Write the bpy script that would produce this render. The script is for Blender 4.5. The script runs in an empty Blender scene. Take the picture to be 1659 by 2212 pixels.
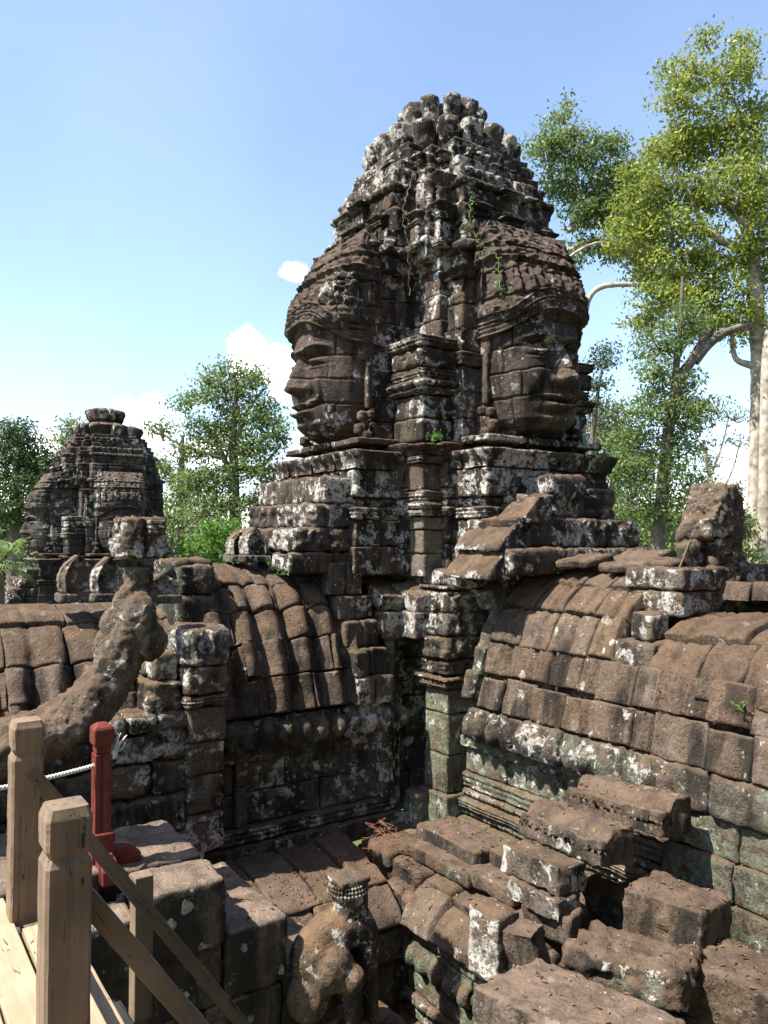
import bpy, math, random
import numpy as np
from mathutils import Vector, Matrix
rad = math.radians
SC = bpy.context.scene
COL = SC.collection
# ------------------------------------------------------------------ camera
FPX, CXP, CYP, TILT = 1700.0, 829.5, 1106.0, math.atan(59 / 1700.0)
cam_d = bpy.data.cameras.new('camera'); cam = bpy.data.objects.new('camera', cam_d); COL.objects.link(cam)
cam_d.sensor_fit = 'VERTICAL'; cam_d.sensor_height = 24.0; cam_d.lens = FPX / 2212.0 * 24.0
cam_d.clip_start = 0.05; cam_d.clip_end = 6000
cam.location = (0, 0, 0); cam.rotation_euler = (rad(90) + TILT, 0, 0)
SC.camera = cam
# ------------------------------------------------------------------ sun, sky, exposure
ANG = rad(34)
PH = np.array([math.sin(ANG), -math.cos(ANG), 0.0])      # temple axis p: right gallery, towards the viewer
QH = np.array([-math.cos(ANG), -math.sin(ANG), 0.0])     # temple axis q: left gallery, towards the viewer
PHI, ELEV = rad(9), rad(56)
SH = QH * math.cos(PHI) - PH * math.sin(PHI)
SUN = Vector((SH[0] * math.cos(ELEV), SH[1] * math.cos(ELEV), math.sin(ELEV)))
sl = bpy.data.lights.new('sun', 'SUN'); so = bpy.data.objects.new('sun', sl); COL.objects.link(so)
sl.energy = 4.6; sl.angle = rad(0.53); sl.color = (1.0, 0.95, 0.86)
so.rotation_euler = SUN.to_track_quat('Z', 'Y').to_euler()
SC.view_settings.view_transform = 'Standard'; SC.view_settings.look = 'None'
SC.view_settings.exposure = 1.5; SC.view_settings.gamma = 1.0
SC.cycles.max_bounces = 6; SC.cycles.diffuse_bounces = 3; SC.cycles.transparent_max_bounces = 6
SC.cycles.use_denoising = True
W = bpy.data.worlds.new('World'); SC.world = W; W.use_nodes = True


def PX(x, y, Y):
    """world point seen at photo position (x, y of 1659 x 2212) at distance Y"""
    a, b = (x - CXP) / FPX, -(y - CYP) / FPX
    r = np.array([a, math.cos(TILT) - math.sin(TILT) * b, math.sin(TILT) + math.cos(TILT) * b])
    return r * (Y / r[1])


def NT(nt, t, **k):
    n = nt.nodes.new(t)
    for a, v in k.items():
        if a.startswith('i_'):
            n.inputs[a[2:].replace('_', ' ')].default_value = v
        else:
            setattr(n, a, v)
    return n


def sky():
    nt = W.node_tree; nt.nodes.clear(); L = nt.links.new
    out = NT(nt, 'ShaderNodeOutputWorld'); bg = NT(nt, 'ShaderNodeBackground')
    st = NT(nt, 'ShaderNodeTexSky', sky_type='NISHITA', sun_disc=False)
    st.sun_elevation = ELEV; st.sun_rotation = math.atan2(SUN.x, SUN.y)
    st.air_density = 1.0; st.dust_density = 0.7; st.ozone_density = 1.9
    bg.inputs['Strength'].default_value = 0.112
    tc = NT(nt, 'ShaderNodeTexCoord')
    nz = NT(nt, 'ShaderNodeTexNoise'); nz.inputs['Scale'].default_value = 26; nz.inputs['Detail'].default_value = 7; nz.inputs['Roughness'].default_value = .58
    L(tc.outputs['Generated'], nz.inputs['Vector'])
    cur = None
    # cumulus puffs: direction, angular half-width, half-height
    for (x, y, sx, sy) in ((325, 925, 95, 70), (400, 980, 60, 50), (545, 770, 85, 48), (600, 800, 70, 60), (640, 592, 30, 26), (100, 965, 55, 40), (210, 985, 80, 42),
                           (700, 790, 90, 60), (1645, 1010, 60, 70), (1560, 1060, 70, 40), (480, 960, 80, 50), (880, 1000, 200, 90), (40, 1040, 120, 40)):
        d = PX(x, y, 1.0); d /= np.linalg.norm(d)
        s = NT(nt, 'ShaderNodeVectorMath', operation='SUBTRACT'); s.inputs[1].default_value = d
        L(tc.outputs['Generated'], s.inputs[0])
        m = NT(nt, 'ShaderNodeVectorMath', operation='MULTIPLY'); k = FPX
        m.inputs[1].default_value = (k / sx, k / sx, k / sy); L(s.outputs[0], m.inputs[0])
        ln = NT(nt, 'ShaderNodeVectorMath', operation='LENGTH'); L(m.outputs[0], ln.inputs[0])
        mr = NT(nt, 'ShaderNodeMath', operation='SUBTRACT'); mr.inputs[0].default_value = 1.0; L(ln.outputs['Value'], mr.inputs[1])
        if cur is None:
            cur = mr
        else:
            mx = NT(nt, 'ShaderNodeMath', operation='MAXIMUM'); L(cur.outputs[0], mx.inputs[0]); L(mr.outputs[0], mx.inputs[1]); cur = mx
    n2 = NT(nt, 'ShaderNodeMath', operation='MULTIPLY_ADD'); n2.inputs[1].default_value = 3.2; n2.inputs[2].default_value = -1.6
    L(nz.outputs['Fac'], n2.inputs[0])
    ad = NT(nt, 'ShaderNodeMath', operation='ADD'); L(cur.outputs[0], ad.inputs[0]); L(n2.outputs[0], ad.inputs[1])
    mp = NT(nt, 'ShaderNodeMapRange', interpolation_type='SMOOTHSTEP'); mp.inputs['From Min'].default_value = 0.0; mp.inputs['From Max'].default_value = 0.7
    L(ad.outputs[0], mp.inputs['Value'])
    # faint high veil
    vz = NT(nt, 'ShaderNodeTexNoise'); vz.inputs['Scale'].default_value = 2.2; vz.inputs['Detail'].default_value = 4; L(tc.outputs['Generated'], vz.inputs['Vector'])
    vm = NT(nt, 'ShaderNodeMapRange'); vm.inputs['From Min'].default_value = .5; vm.inputs['From Max'].default_value = .85; vm.inputs['To Max'].default_value = .06
    L(vz.outputs['Fac'], vm.inputs['Value'])
    hsv = NT(nt, 'ShaderNodeHueSaturation'); hsv.inputs['Saturation'].default_value = 0.94; hsv.inputs['Value'].default_value = 1.0
    L(st.outputs[0], hsv.inputs['Color'])
    mv = NT(nt, 'ShaderNodeMix', data_type='RGBA'); mv.inputs['B'].default_value = (8.5, 8.7, 9.0, 1)
    L(vm.outputs[0], mv.inputs['Factor']); L(hsv.outputs[0], mv.inputs['A'])
    mc = NT(nt, 'ShaderNodeMix', data_type='RGBA'); mc.inputs['B'].default_value = (10.5, 10.5, 10.6, 1)
    L(mp.outputs[0], mc.inputs['Factor']); L(mv.outputs['Result'], mc.inputs['A'])
    L(mc.outputs['Result'], bg.inputs['Color']); L(bg.outputs[0], out.inputs[0])


sky()
# ------------------------------------------------------------------ noise
def _h(ix, iy, iz, s):
    n = (ix.astype(np.uint32) * np.uint32(374761393) + iy.astype(np.uint32) * np.uint32(668265263) + iz.astype(np.uint32) * np.uint32(2147483647) + np.uint32(s * 974711 & 0xffffffff))
    n = (n ^ (n >> np.uint32(13))) * np.uint32(1274126177)
    n = n ^ (n >> np.uint32(16))
    return (n & np.uint32(0xffff)).astype(np.float32) / 32767.5 - 1.0


def vnoise(P, s=0):
    P = np.asarray(P, np.float32); F = np.floor(P); w = P - F; I = F.astype(np.int64)
    w = w * w * (3 - 2 * w)
    x, y, z = I[:, 0], I[:, 1], I[:, 2]
    def lx(b, c):
        a0 = _h(x, y + b, z + c, s); a1 = _h(x + 1, y + b, z + c, s)
        return a0 + (a1 - a0) * w[:, 0]
    y0 = lx(0, 0); y0 = y0 + (lx(1, 0) - y0) * w[:, 1]
    y1 = lx(0, 1); y1 = y1 + (lx(1, 1) - y1) * w[:, 1]
    return y0 + (y1 - y0) * w[:, 2]


def fbm(P, o=4, s=0, gain=.5, lac=2.17):
    P = np.asarray(P, np.float32); r = 0; a = 1.0; t = 0
    for i in range(o):
        r = r + a * vnoise(P * (lac ** i) + 13.7 * i, s + i); t += a; a *= gain
    return r / t


def sstep(x, a, b):
    t = np.clip((x - a) / (b - a), 0, 1); return t * t * (3 - 2 * t)


def gau(x, m, s):
    return np.exp(-((x - m) / s) ** 2)


# ------------------------------------------------------------------ mesh buffer
class MB:
    def __init__(self):
        self.V, self.F, self.D, self.A, self.S, self.n = [], [], [], [], [], 0

    def add(self, V, F, D=None, amp=0.0, seed=0.0):
        V = np.asarray(V, np.float64); k = len(V)
        self.V.append(V); self.F.append(np.asarray(F, np.int64) + self.n)
        self.D.append(np.zeros((k, 3)) if D is None else D)
        self.A.append(np.full(k, amp) if np.isscalar(amp) else amp)
        self.S.append(np.full(k, float(seed)))
        self.n += k

    def build(self, name, mat, parent=None, base=(0, 0, 0), freq=2.6, smooth=True, oct=4):
        V = np.concatenate(self.V); D = np.concatenate(self.D); A = np.concatenate(self.A); S = np.concatenate(self.S)
        if A.max() > 0:
            Q = V * freq + S[:, None] * np.array([7.31, 3.17, 5.9])
            nz = .26 * fbm(Q, 2, 3) + .85 * fbm(Q * 3.6 + 9, 3, 6, .58)
            chip = np.minimum(0, fbm(Q * 1.7 + 40, 3, 9) + .22) * 1.7
            V = V + D * (A * (nz + chip))[:, None]
        V = V - np.asarray(base, float)
        me = bpy.data.meshes.new(name)
        quads = [f for f in self.F if f.shape[1] == 4]; tris = [f for f in self.F if f.shape[1] == 3]
        nq = sum(len(f) for f in quads); ntr = sum(len(f) for f in tris)
        idx = np.concatenate([f.ravel() for f in quads + tris])
        me.vertices.add(len(V)); me.vertices.foreach_set('co', V.astype(np.float32).ravel())
        me.loops.add(len(idx)); me.loops.foreach_set('vertex_index', idx.astype(np.int32))
        me.polygons.add(nq + ntr)
        ls = np.concatenate([np.arange(nq) * 4, nq * 4 + np.arange(ntr) * 3]).astype(np.int32)
        me.polygons.foreach_set('loop_start', ls)
        try:
            me.polygons.foreach_set('loop_total', np.concatenate([np.full(nq, 4), np.full(ntr, 3)]).astype(np.int32))
        except Exception:
            pass
        me.polygons.foreach_set('use_smooth', np.full(nq + ntr, smooth))
        me.update(calc_edges=True); me.validate()
        o = bpy.data.objects.new(name, me); COL.objects.link(o); o.data.materials.append(mat)
        if parent is not None:
            o.parent = parent
        else:
            o.location = base
        return o


def tag(o, label=None, cat=None, group=None, kind=None):
    if label: o['label'] = label
    if cat: o['category'] = cat
    if group: o['group'] = group
    if kind: o['kind'] = kind
    return o


def thing(name, loc, label, cat, group=None):
    o = bpy.data.objects.new(name, None); COL.objects.link(o); o.location = loc; o.empty_display_size = .2
    return tag(o, label, cat, group)


def gridF(nu, nv):
    i = np.arange(nu - 1)[:, None] * nv + np.arange(nv - 1)[None, :]
    i = i.ravel(); return np.stack([i, i + nv, i + nv + 1, i + 1], 1)


_T = {}
def template(nx, ny, nz):
    k = (nx, ny, nz)
    if k in _T: return _T[k]
    pts, fcs, off = [], [], 0
    for ax in range(3):
        n = [nx, ny, nz]; b, c = (ax + 1) % 3, (ax + 2) % 3
        for side in (0, 1):
            I, J = np.meshgrid(np.arange(n[b] + 1), np.arange(n[c] + 1), indexing='ij')
            p = np.zeros((I.size, 3), np.int64); p[:, b] = I.ravel(); p[:, c] = J.ravel(); p[:, ax] = n[ax] * side
            f = gridF(n[b] + 1, n[c] + 1)
            if side == 0: f = f[:, ::-1]
            pts.append(p); fcs.append(f + off); off += len(p)
    p = np.concatenate(pts); f = np.concatenate(fcs)
    u, inv = np.unique(p, axis=0, return_inverse=True)
    inv = inv.reshape(-1)
    _T[k] = (u, inv[f]); return _T[k]


T0 = np.array([0.90, 12.0, 0.0])           # tower axis
ROT = np.stack([QH, PH, np.array([0, 0, 1.0])], 0)   # rows: local (q, p, z) -> world
def WL(a):
    return np.asarray(a, float) @ ROT + T0


def loc_of(w):
    d = np.asarray(w, float) - T0
    return np.array([d @ QH, d @ PH, d[2]])


def Rz(a):
    c, s = math.cos(a), math.sin(a); return np.array([[c, s, 0], [-s, c, 0], [0, 0, 1.0]])


def eul(rx, ry, rz):
    return np.array(Matrix(((1, 0, 0), (0, 1, 0), (0, 0, 1))).to_3x3() if False else (Matrix.Rotation(rz, 3, 'Z') @ Matrix.Rotation(ry, 3, 'Y') @ Matrix.Rotation(rx, 3, 'X'))).T


rng = random.Random(7)


def style_disp(st, s, z, hz, seed):
    """carved relief: s along the face, z height in the block (-hz..hz) -> outward metres"""
    zr = (z + hz) / (2 * hz)
    if st == 'petal':
        w = .15; ph = np.abs(np.sin(math.pi * s / w))
        return .055 * ph ** .6 * np.sin(np.clip(zr, 0, 1) * math.pi * .85 + .25) ** .8
    if st == 'knob':
        w = .23; u = ((s / w) % 1.0 - .5) * w
        return .11 * np.sqrt(np.clip(1 - (u / .095) ** 2 - ((z + .12 * hz) / (hz * .8)) ** 2, 0, 1)) - .02
    if st == 'bead':
        w = .085; u = ((s / w) % 1.0 - .5) * w
        return .03 * np.sqrt(np.clip(1 - (u / .036) ** 2 - (z / (hz * .7)) ** 2, 0, 1))
    if st == 'mould':
        return .035 * np.abs(np.sin(3 * math.pi * zr)) ** .7 * (.6 + .6 * zr)
    if st == 'cyma':
        return .09 * sstep(zr, .1, .95) + .02 * np.abs(np.sin(4 * math.pi * zr)) - .05
    if st == 'carve':
        P = np.stack([s * 9, z * 9, np.full_like(s, seed)], 1)
        n = 1 - np.abs(vnoise(P, 5)) * 2
        return .034 * n + .012 * np.sin(s * 26)
    if st == 'rosette':
        w = .17; u = ((s / w) % 1.0 - .5) * w; r = np.hypot(u, z)
        return .022 * np.cos(r * 95) * (r < .085)
    if st == 'figure':
        w = .17; u = ((s / w) % 1.0 - .5) * w
        b = np.clip(1 - (np.abs(u) / .07) ** 3, 0, 1) * sstep(1 - zr, .0, .15)
        return .06 * b - .03 * (np.abs(u) < .02) * (zr > .2) * (zr < .75)
    return np.zeros_like(s)


def rblk(mb, c, h, r=.022, amp=.03, seed=None, sp=.06, style=None, rot=None, deform=None, frame=WL, outer=True):
    """one weathered stone block: centre c, half sizes h in the temple frame"""
    if seed is None: seed = rng.random() * 60
    h = np.maximum(np.asarray(h, float), .02); r = min(r, h.min() * .6)
    if style: sp = min(sp, .032)
    n = [int(min(46, max(5, round(2 * x / sp) + 2))) for x in h]
    if style: n[2] = max(n[2], 9)
    u, F = template(*n)
    ax = [np.concatenate([[-h[i], -(h[i] - r)], np.linspace(-(h[i] - min(2.2 * r, .7 * h[i])), h[i] - min(2.2 * r, .7 * h[i]), n[i] - 3), [h[i] - r, h[i]]]) for i in range(3)]
    v = np.stack([ax[i][u[:, i]] for i in range(3)], 1)
    inn = np.clip(v, -(h - r), h - r); d = v - inn
    ln = np.linalg.norm(d, axis=1, keepdims=True); d = d / np.maximum(ln, 1e-9)
    v = inn + d * r
    if style:
        sx = np.where(np.abs(d[:, 0]) > np.abs(d[:, 1]), v[:, 1] + c[1], v[:, 0] + c[0])
        hor = np.hypot(d[:, 0], d[:, 1])
        o = style_disp(style, sx, v[:, 2], h[2], seed) * (hor > .5)
        v = v + d * np.array([1, 1, 0]) * o[:, None]
    if deform is not None:
        v = deform(v)
    if rot is not None:
        v = v @ rot; d = d @ rot
    p = frame(v + np.asarray(c))
    p0 = frame(np.zeros((1, 3)))
    D = frame(d) - p0
    mb.add(p, F, D, amp, seed)


def stack(mb, x0, x1, y0, y1, z0, courses, blk=.6, amp=.024, r=.018, jit=.012, sp=.062, lean=None, frame=WL, dmg=0.0, deform=None):
    """courses: list of (height, outset, style); blocks with broken joints"""
    z = z0
    for (h, o, st) in courses:
        a0, a1, b0, b1 = x0 - o, x1 + o, y0 - o, y1 + o
        kx = max(1, round((a1 - a0) / (blk * rng.uniform(.8, 1.25)))); ky = max(1, round((b1 - b0) / (blk * rng.uniform(.8, 1.25))))
        def cuts(lo, hi, k):
            c = [lo] + sorted(lo + (hi - lo) * ((i + rng.uniform(-.22, .22)) / k) for i in range(1, k)) + [hi]
            return c
        cx, cy = cuts(a0, a1, kx), cuts(b0, b1, ky)
        for i in range(len(cx) - 1):
            for j in range(len(cy) - 1):
                if 0 < i < len(cx) - 2 and 0 < j < len(cy) - 2: continue
                jx, jy = rng.uniform(-jit, jit), rng.uniform(-jit, jit)
                g = .003
                c = ((cx[i] + cx[i + 1]) / 2 + jx, (cy[j] + cy[j + 1]) / 2 + jy, z + h / 2)
                hh = ((cx[i + 1] - cx[i]) / 2 - g, (cy[j + 1] - cy[j]) / 2 - g, h / 2 - .004)
                rt = None
                if dmg and rng.random() < dmg:
                    rt = eul(rng.uniform(-.05, .05), rng.uniform(-.05, .05), rng.uniform(-.06, .06))
                rblk(mb, c, hh, r, amp, None, sp, st, rt, None, frame)
        z += h
    return z


def vault(mb, axis, l0, l1, prof, rows, ribs=.0, rib_w=.37, blk=(.45, .8), th=.2, amp=.028, seed=1, sgn=1, sp=.05, spl=None, keep=None, rib_fn=None, back=True, lift=.02):
    """corbelled stone roof: blocks laid in rows over the curved profile (d, z), axis 'q' or 'p'"""
    R = random.Random(seed)
    pr = np.asarray(prof, float)
    # refine profile
    tt = np.concatenate([[0], np.cumsum(np.linalg.norm(np.diff(pr, axis=0), axis=1))]); Tm = tt[-1]
    ts = np.linspace(0, Tm, 60)
    pd = np.interp(ts, tt, pr[:, 0]); pz = np.interp(ts, tt, pr[:, 1])
    k = np.ones(7) / 7
    def sm(a):
        b = np.convolve(np.pad(a, 3, mode='reflect', reflect_type='odd'), k, 'valid'); return b
    pd, pz = sm(pd), sm(pz)
    gd, gz = np.gradient(pd, ts), np.gradient(pz, ts); gl = np.hypot(gd, gz)
    nd, nz_ = gz / gl, -gd / gl
    if nd[5] < 0: nd, nz_ = -nd, -nz_
    def mp(l, t, n):
        d = np.interp(t, ts, pd) + np.interp(t, ts, nd) * n
        z = np.interp(t, ts, pz) + np.interp(t, ts, nz_) * n
        # run past the profile ends
        d = d + np.where(t < 0, gd[0] * t, 0); z = z + np.where(t < 0, gz[0] * t, 0)
        d = d * sgn
        q = np.stack([l, d, z], 1) if axis == 'q' else np.stack([d, l, z], 1)
        return WL(q)
    rows = [x * Tm for x in rows]
    for ri in range(len(rows) - 1):
        t0, t1 = rows[ri], rows[ri + 1]
        l = l0 - R.uniform(0, .25) * 0
        while l < l1 - .03:
            w = R.uniform(*blk); e = min(l + w, l1)
            if l1 - e < .2: e = l1
            if keep is None or keep(l, e, ri):
                g = .009
                wob = R.uniform(-.03, .03)
                A0, A1, B0, B1 = l + g, e - g, t0 + g + wob * (ri > 0), t1 - g + wob * (ri < len(rows) - 2)
                nl = max(4, int((A1 - A0) / (spl or sp))); ntt = max(4, int((B1 - B0) / sp))
                rr = .014
                la = np.concatenate([[A0, A0, A0 + rr], np.linspace(A0 + 2.4 * rr, A1 - 2.4 * rr, nl - 2), [A1 - rr, A1, A1]])
                ta = np.concatenate([[B0, B0, B0 + rr], np.linspace(B0 + 2.4 * rr, B1 - 2.4 * rr, ntt - 2), [B1 - rr, B1, B1]])
                ia = np.concatenate([[-th, -rr], np.zeros(nl), [-rr, -th]]); ja = np.concatenate([[-th, -rr], np.zeros(ntt), [-rr, -th]])
                LL, TT = np.meshgrid(la, ta, indexing='ij'); N = np.minimum(ia[:, None], ja[None, :])
                # skewed joints
                LR = LL; sk = R.uniform(-.04, .04); LL = LL + sk * (TT - t0) / (t1 - t0) * 0.6
                so_ = R.random() * 40; Pn = np.stack([LL.ravel() * 6.5, TT.ravel() * 6.5, np.full(LL.size, so_)], 1)
                LL = LL + .016 * fbm(Pn, 2, 4).reshape(LL.shape); TT = TT + .016 * fbm(Pn + 31, 2, 5).reshape(LL.shape)
                NN = N + R.uniform(-lift, lift) + lift * (TT - t1) / (t1 - t0) * -.6
                if ribs:
                    f = rib_fn(LR, TT / Tm) if rib_fn else ribs * (np.abs(np.sin(math.pi * LL / rib_w)) ** .55)
                    NN = NN + f * (N > -rr * 1.5)
                v = mp(LL.ravel(), TT.ravel(), NN.ravel())
                v2 = mp(LL.ravel(), TT.ravel(), NN.ravel() + .05)
                mb.add(v, gridF(len(la), len(ta)), (v2 - v) / .05, amp, R.random() * 50)
            l = e
    if back:
        la = np.linspace(l0 + .05, l1 - .05, 12); ta = np.linspace(.02, rows[-1] - .03, 24)
        LL, TT = np.meshgrid(la, ta, indexing='ij')
        v = mp(LL.ravel(), TT.ravel(), np.full(LL.size, -th * .7)); mb.add(v, gridF(12, 24))
    return mp, Tm


def tube(mb, pts, rads, nseg=8, amp=0, seed=0, cap=True, flat=1.0):
    pts = np.asarray(pts, float); n = len(pts)
    tg = np.gradient(pts, axis=0); tg /= np.linalg.norm(tg, axis=1, keepdims=True)
    ref = np.array([0, 0, 1.0]) if abs(tg[:, 2]).mean() < .8 else np.array([0, 1.0, 0])
    a = np.cross(tg, ref); a /= np.linalg.norm(a, axis=1, keepdims=True); b = np.cross(a, tg)
    th = np.linspace(0, 2 * math.pi, nseg, endpoint=False)
    D = a[:, None, :] * np.cos(th)[None, :, None] + flat * b[:, None, :] * np.sin(th)[None, :, None]
    V = pts[:, None, :] + D * np.asarray(rads, float)[:, None, None]
    i = np.arange(n - 1)[:, None] * nseg; j = np.arange(nseg)[None, :]; j2 = (j + 1) % nseg
    F = np.stack([(i + j).ravel(), (i + j2).ravel(), (i + nseg + j2).ravel(), (i + nseg + j).ravel()], 1)
    mb.add(V.reshape(-1, 3), F, D.reshape(-1, 3), amp, seed)
    if cap:
        for e, o in ((0, 0), (n - 1, (n - 1) * nseg)):
            c = mb.n; ring = V[e]
            VV = np.concatenate([ring, pts[e:e + 1]]); FF = np.stack([np.arange(nseg), (np.arange(nseg) + 1) % nseg, np.full(nseg, nseg)], 1)
            mb.add(VV, FF)


def spline(pts, n):
    pts = np.asarray(pts, float); m = len(pts)
    if m < 3: return np.stack([np.interp(np.linspace(0, m - 1, n), np.arange(m), pts[:, k]) for k in range(pts.shape[1])], 1)
    P = np.concatenate([[2 * pts[0] - pts[1]], pts, [2 * pts[-1] - pts[-2]]])
    out = []
    for s in np.linspace(0, m - 1 - 1e-6, n):
        i = int(s); t = s - i; p0, p1, p2, p3 = P[i:i + 4]
        out.append(.5 * ((2 * p1) + (-p0 + p2) * t + (2 * p0 - 5 * p1 + 4 * p2 - p3) * t * t + (-p0 + 3 * p1 - 3 * p2 + p3) * t ** 3))
    return np.array(out)


def blob(mb, c, rr, rot=None, frame=None, n=20):
    """ellipsoid piece, later fused by a voxel remesh"""
    th = np.linspace(0, math.pi, n // 2 + 1); ph = np.linspace(0, 2 * math.pi, n, endpoint=False)
    TH, PHh = np.meshgrid(th, ph, indexing='ij')
    v = np.stack([np.sin(TH) * np.cos(PHh), np.sin(TH) * np.sin(PHh), np.cos(TH)], 2).reshape(-1, 3) * np.asarray(rr, float)
    if rot is not None: v = v @ rot
    v = v + np.asarray(c, float)
    if frame is not None: v = frame(v)
    i = np.arange(n // 2)[:, None] * n; j = np.arange(n)[None, :]; j2 = (j + 1) % n
    F = np.stack([(i + j).ravel(), (i + n + j).ravel(), (i + n + j2).ravel(), (i + j2).ravel()], 1)
    mb.add(v, F)


def fuse(o, vox, sm=2, strength=0.0, size=.25):
    m = o.modifiers.new('fuse', 'REMESH'); m.mode = 'VOXEL'; m.voxel_size = vox; m.use_smooth_shade = True
    if sm:
        s = o.modifiers.new('smooth', 'SMOOTH'); s.iterations = sm; s.factor = .6
    if strength:
        t = bpy.data.textures.new('weather', 'CLOUDS'); t.noise_scale = size; t.noise_depth = 4
        d = o.modifiers.new('weather', 'DISPLACE'); d.texture = t; d.strength = strength; d.texture_coords = 'LOCAL'; d.mid_level = .5
    return o


# ------------------------------------------------------------------ materials
def new_mat(name):
    m = bpy.data.materials.new(name); m.use_nodes = True; nt = m.node_tree; nt.nodes.clear()
    out = NT(nt, 'ShaderNodeOutputMaterial'); b = NT(nt, 'ShaderNodeBsdfPrincipled'); nt.links.new(b.outputs[0], out.inputs[0])
    b.inputs['Roughness'].default_value = .95; b.inputs['Specular IOR Level'].default_value = .15
    return m, nt, b


def stone(name, A=(.135, .086, .055), B=(.062, .042, .030), dark=.5, white=.5, green=.0, top=(.150, .097, .061), scale=1.0, spots=.5, wcol=(.56, .53, .475), bump=1.0, topk=.8):
    m, nt, b = new_mat(name); L = nt.links.new
    g = NT(nt, 'ShaderNodeNewGeometry')
    def noise(sc, det=5, ro=.6, vec=None, dist=0.0):
        n = NT(nt, 'ShaderNodeTexNoise'); n.inputs['Scale'].default_value = sc * scale; n.inputs['Detail'].default_value = det; n.inputs['Roughness'].default_value = ro; n.inputs['Distortion'].default_value = dist
        L(vec or g.outputs['Position'], n.inputs['Vector']); return n.outputs['Fac']
    def rmp(v, a, c, lo=0.0, hi=1.0):
        r = NT(nt, 'ShaderNodeMapRange', interpolation_type='SMOOTHSTEP'); L(v, r.inputs['Value'])
        r.inputs['From Min'].default_value = a; r.inputs['From Max'].default_value = c; r.inputs['To Min'].default_value = lo; r.inputs['To Max'].default_value = hi
        return r.outputs[0]
    def math_(op, a, c):
        n = NT(nt, 'ShaderNodeMath', operation=op)
        for i, x in enumerate((a, c)):
            if isinstance(x, (int, float)): n.inputs[i].default_value = x
            else: L(x, n.inputs[i])
        return n.outputs[0]
    def mix(f, a, c, bl='MIX'):
        n = NT(nt, 'ShaderNodeMix', data_type='RGBA', blend_type=bl)
        if isinstance(f, (int, float)): n.inputs['Factor'].default_value = f
        else: L(f, n.inputs['Factor'])
        for k, x in (('A', a), ('B', c)):
            if isinstance(x, tuple): n.inputs[k].default_value = (*x, 1)
            else: L(x, n.inputs[k])
        return n.outputs['Result']
    rnd = g.outputs['Random Per Island']
    # per-block offset so that neighbouring blocks differ
    col = mix(rmp(noise(1.7, 4), .35, .65), A, B)
    col = mix(rmp(noise(6.5, 8, .74), .40, .64, .9, 0), col, tuple(x * .27 for x in A))
    hs = NT(nt, 'ShaderNodeHueSaturation'); L(col, hs.inputs['Color']); hs.inputs['Saturation'].default_value = 1.0
    L(rmp(rnd, 0, 1, .62, 1.32), hs.inputs['Value'])
    r2 = math_('FRACT', math_('MULTIPLY', rnd, 17.3), 0.0); r3 = math_('FRACT', math_('MULTIPLY', rnd, 41.7), 0.0)
    L(rmp(r2, 0, 1, .55, 1.12), hs.inputs['Saturation']); L(rmp(r3, 0, 1, .492, .514), hs.inputs['Hue'])
    L(math_('MULTIPLY_ADD', rnd, .02), hs.inputs['Hue']) if False else None
    col = hs.outputs[0]
    # horizontal sandstone bedding
    mpn = NT(nt, 'ShaderNodeMapping'); mpn.inputs['Scale'].default_value = (1, 1, 9); L(g.outputs['Position'], mpn.inputs['Vector'])
    bed = noise(1.6, 4, .6, mpn.outputs[0])
    col = mix(rmp(bed, .35, .7, 0, .35), col, tuple(x * .55 for x in A))
    # fine grain
    fine = noise(38, 4, .7)
    col = mix(rmp(fine, .3, .7, 0.0, .5), col, tuple(x * 1.55 for x in A))
    # dust and leaf dirt settling on tops; on steps also painted sunlight
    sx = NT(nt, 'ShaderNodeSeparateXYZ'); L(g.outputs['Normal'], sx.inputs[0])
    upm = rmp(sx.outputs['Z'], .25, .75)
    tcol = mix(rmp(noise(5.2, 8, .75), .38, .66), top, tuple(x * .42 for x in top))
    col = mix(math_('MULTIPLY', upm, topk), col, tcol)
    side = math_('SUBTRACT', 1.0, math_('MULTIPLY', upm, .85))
    # dark biofilm, run down in streaks; on steps also painted shade
    mps = NT(nt, 'ShaderNodeMapping'); mps.inputs['Scale'].default_value = (1, 1, .28); L(g.outputs['Position'], mps.inputs['Vector'])
    stk = noise(2.9, 6, .65, mps.outputs[0])
    df = math_('MULTIPLY', rmp(stk, .56 - .25 * dark, .70 - .22 * dark), side)
    col = mix(math_('MULTIPLY', df, .92), col, (.024, .020, .017))
    # green algae
    if green > 0:
        gn = rmp(noise(2.1, 6, .75), .62 - .3 * green, .74 - .25 * green)
        gn = math_('MULTIPLY', gn, rmp(noise(15, 6, .7), .40, .58, 0, .85))
        gn = math_('MULTIPLY', gn, side)
        col = mix(gn, col, (.155, .19, .125))
    # white crustose lichen
    wn = noise(6.8, 9, .70, None, .25)
    big = noise(1.05, 3)
    wsum = math_('ADD', math_('MULTIPLY', wn, .72), math_('MULTIPLY', big, .5))
    th = .80 - .22 * white
    wm = math_('MULTIPLY', rmp(wsum, th, th + .035), rmp(side, .2, .7))
    # irregular round lichen patches
    vr = NT(nt, 'ShaderNodeTexVoronoi', feature='F1'); vr.inputs['Scale'].default_value = 7.5 * scale; vr.inputs['Randomness'].default_value = 1
    wv = NT(nt, 'ShaderNodeVectorMath', operation='ADD')
    nzv = NT(nt, 'ShaderNodeTexNoise'); nzv.inputs['Scale'].default_value = 9; L(g.outputs['Position'], nzv.inputs['Vector'])
    scv = NT(nt, 'ShaderNodeVectorMath', operation='SCALE'); scv.inputs['Scale'].default_value = .16; L(nzv.outputs['Color'], scv.inputs[0])
    L(g.outputs['Position'], wv.inputs[0]); L(scv.outputs[0], wv.inputs[1]); L(wv.outputs[0], vr.inputs['Vector'])
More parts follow.
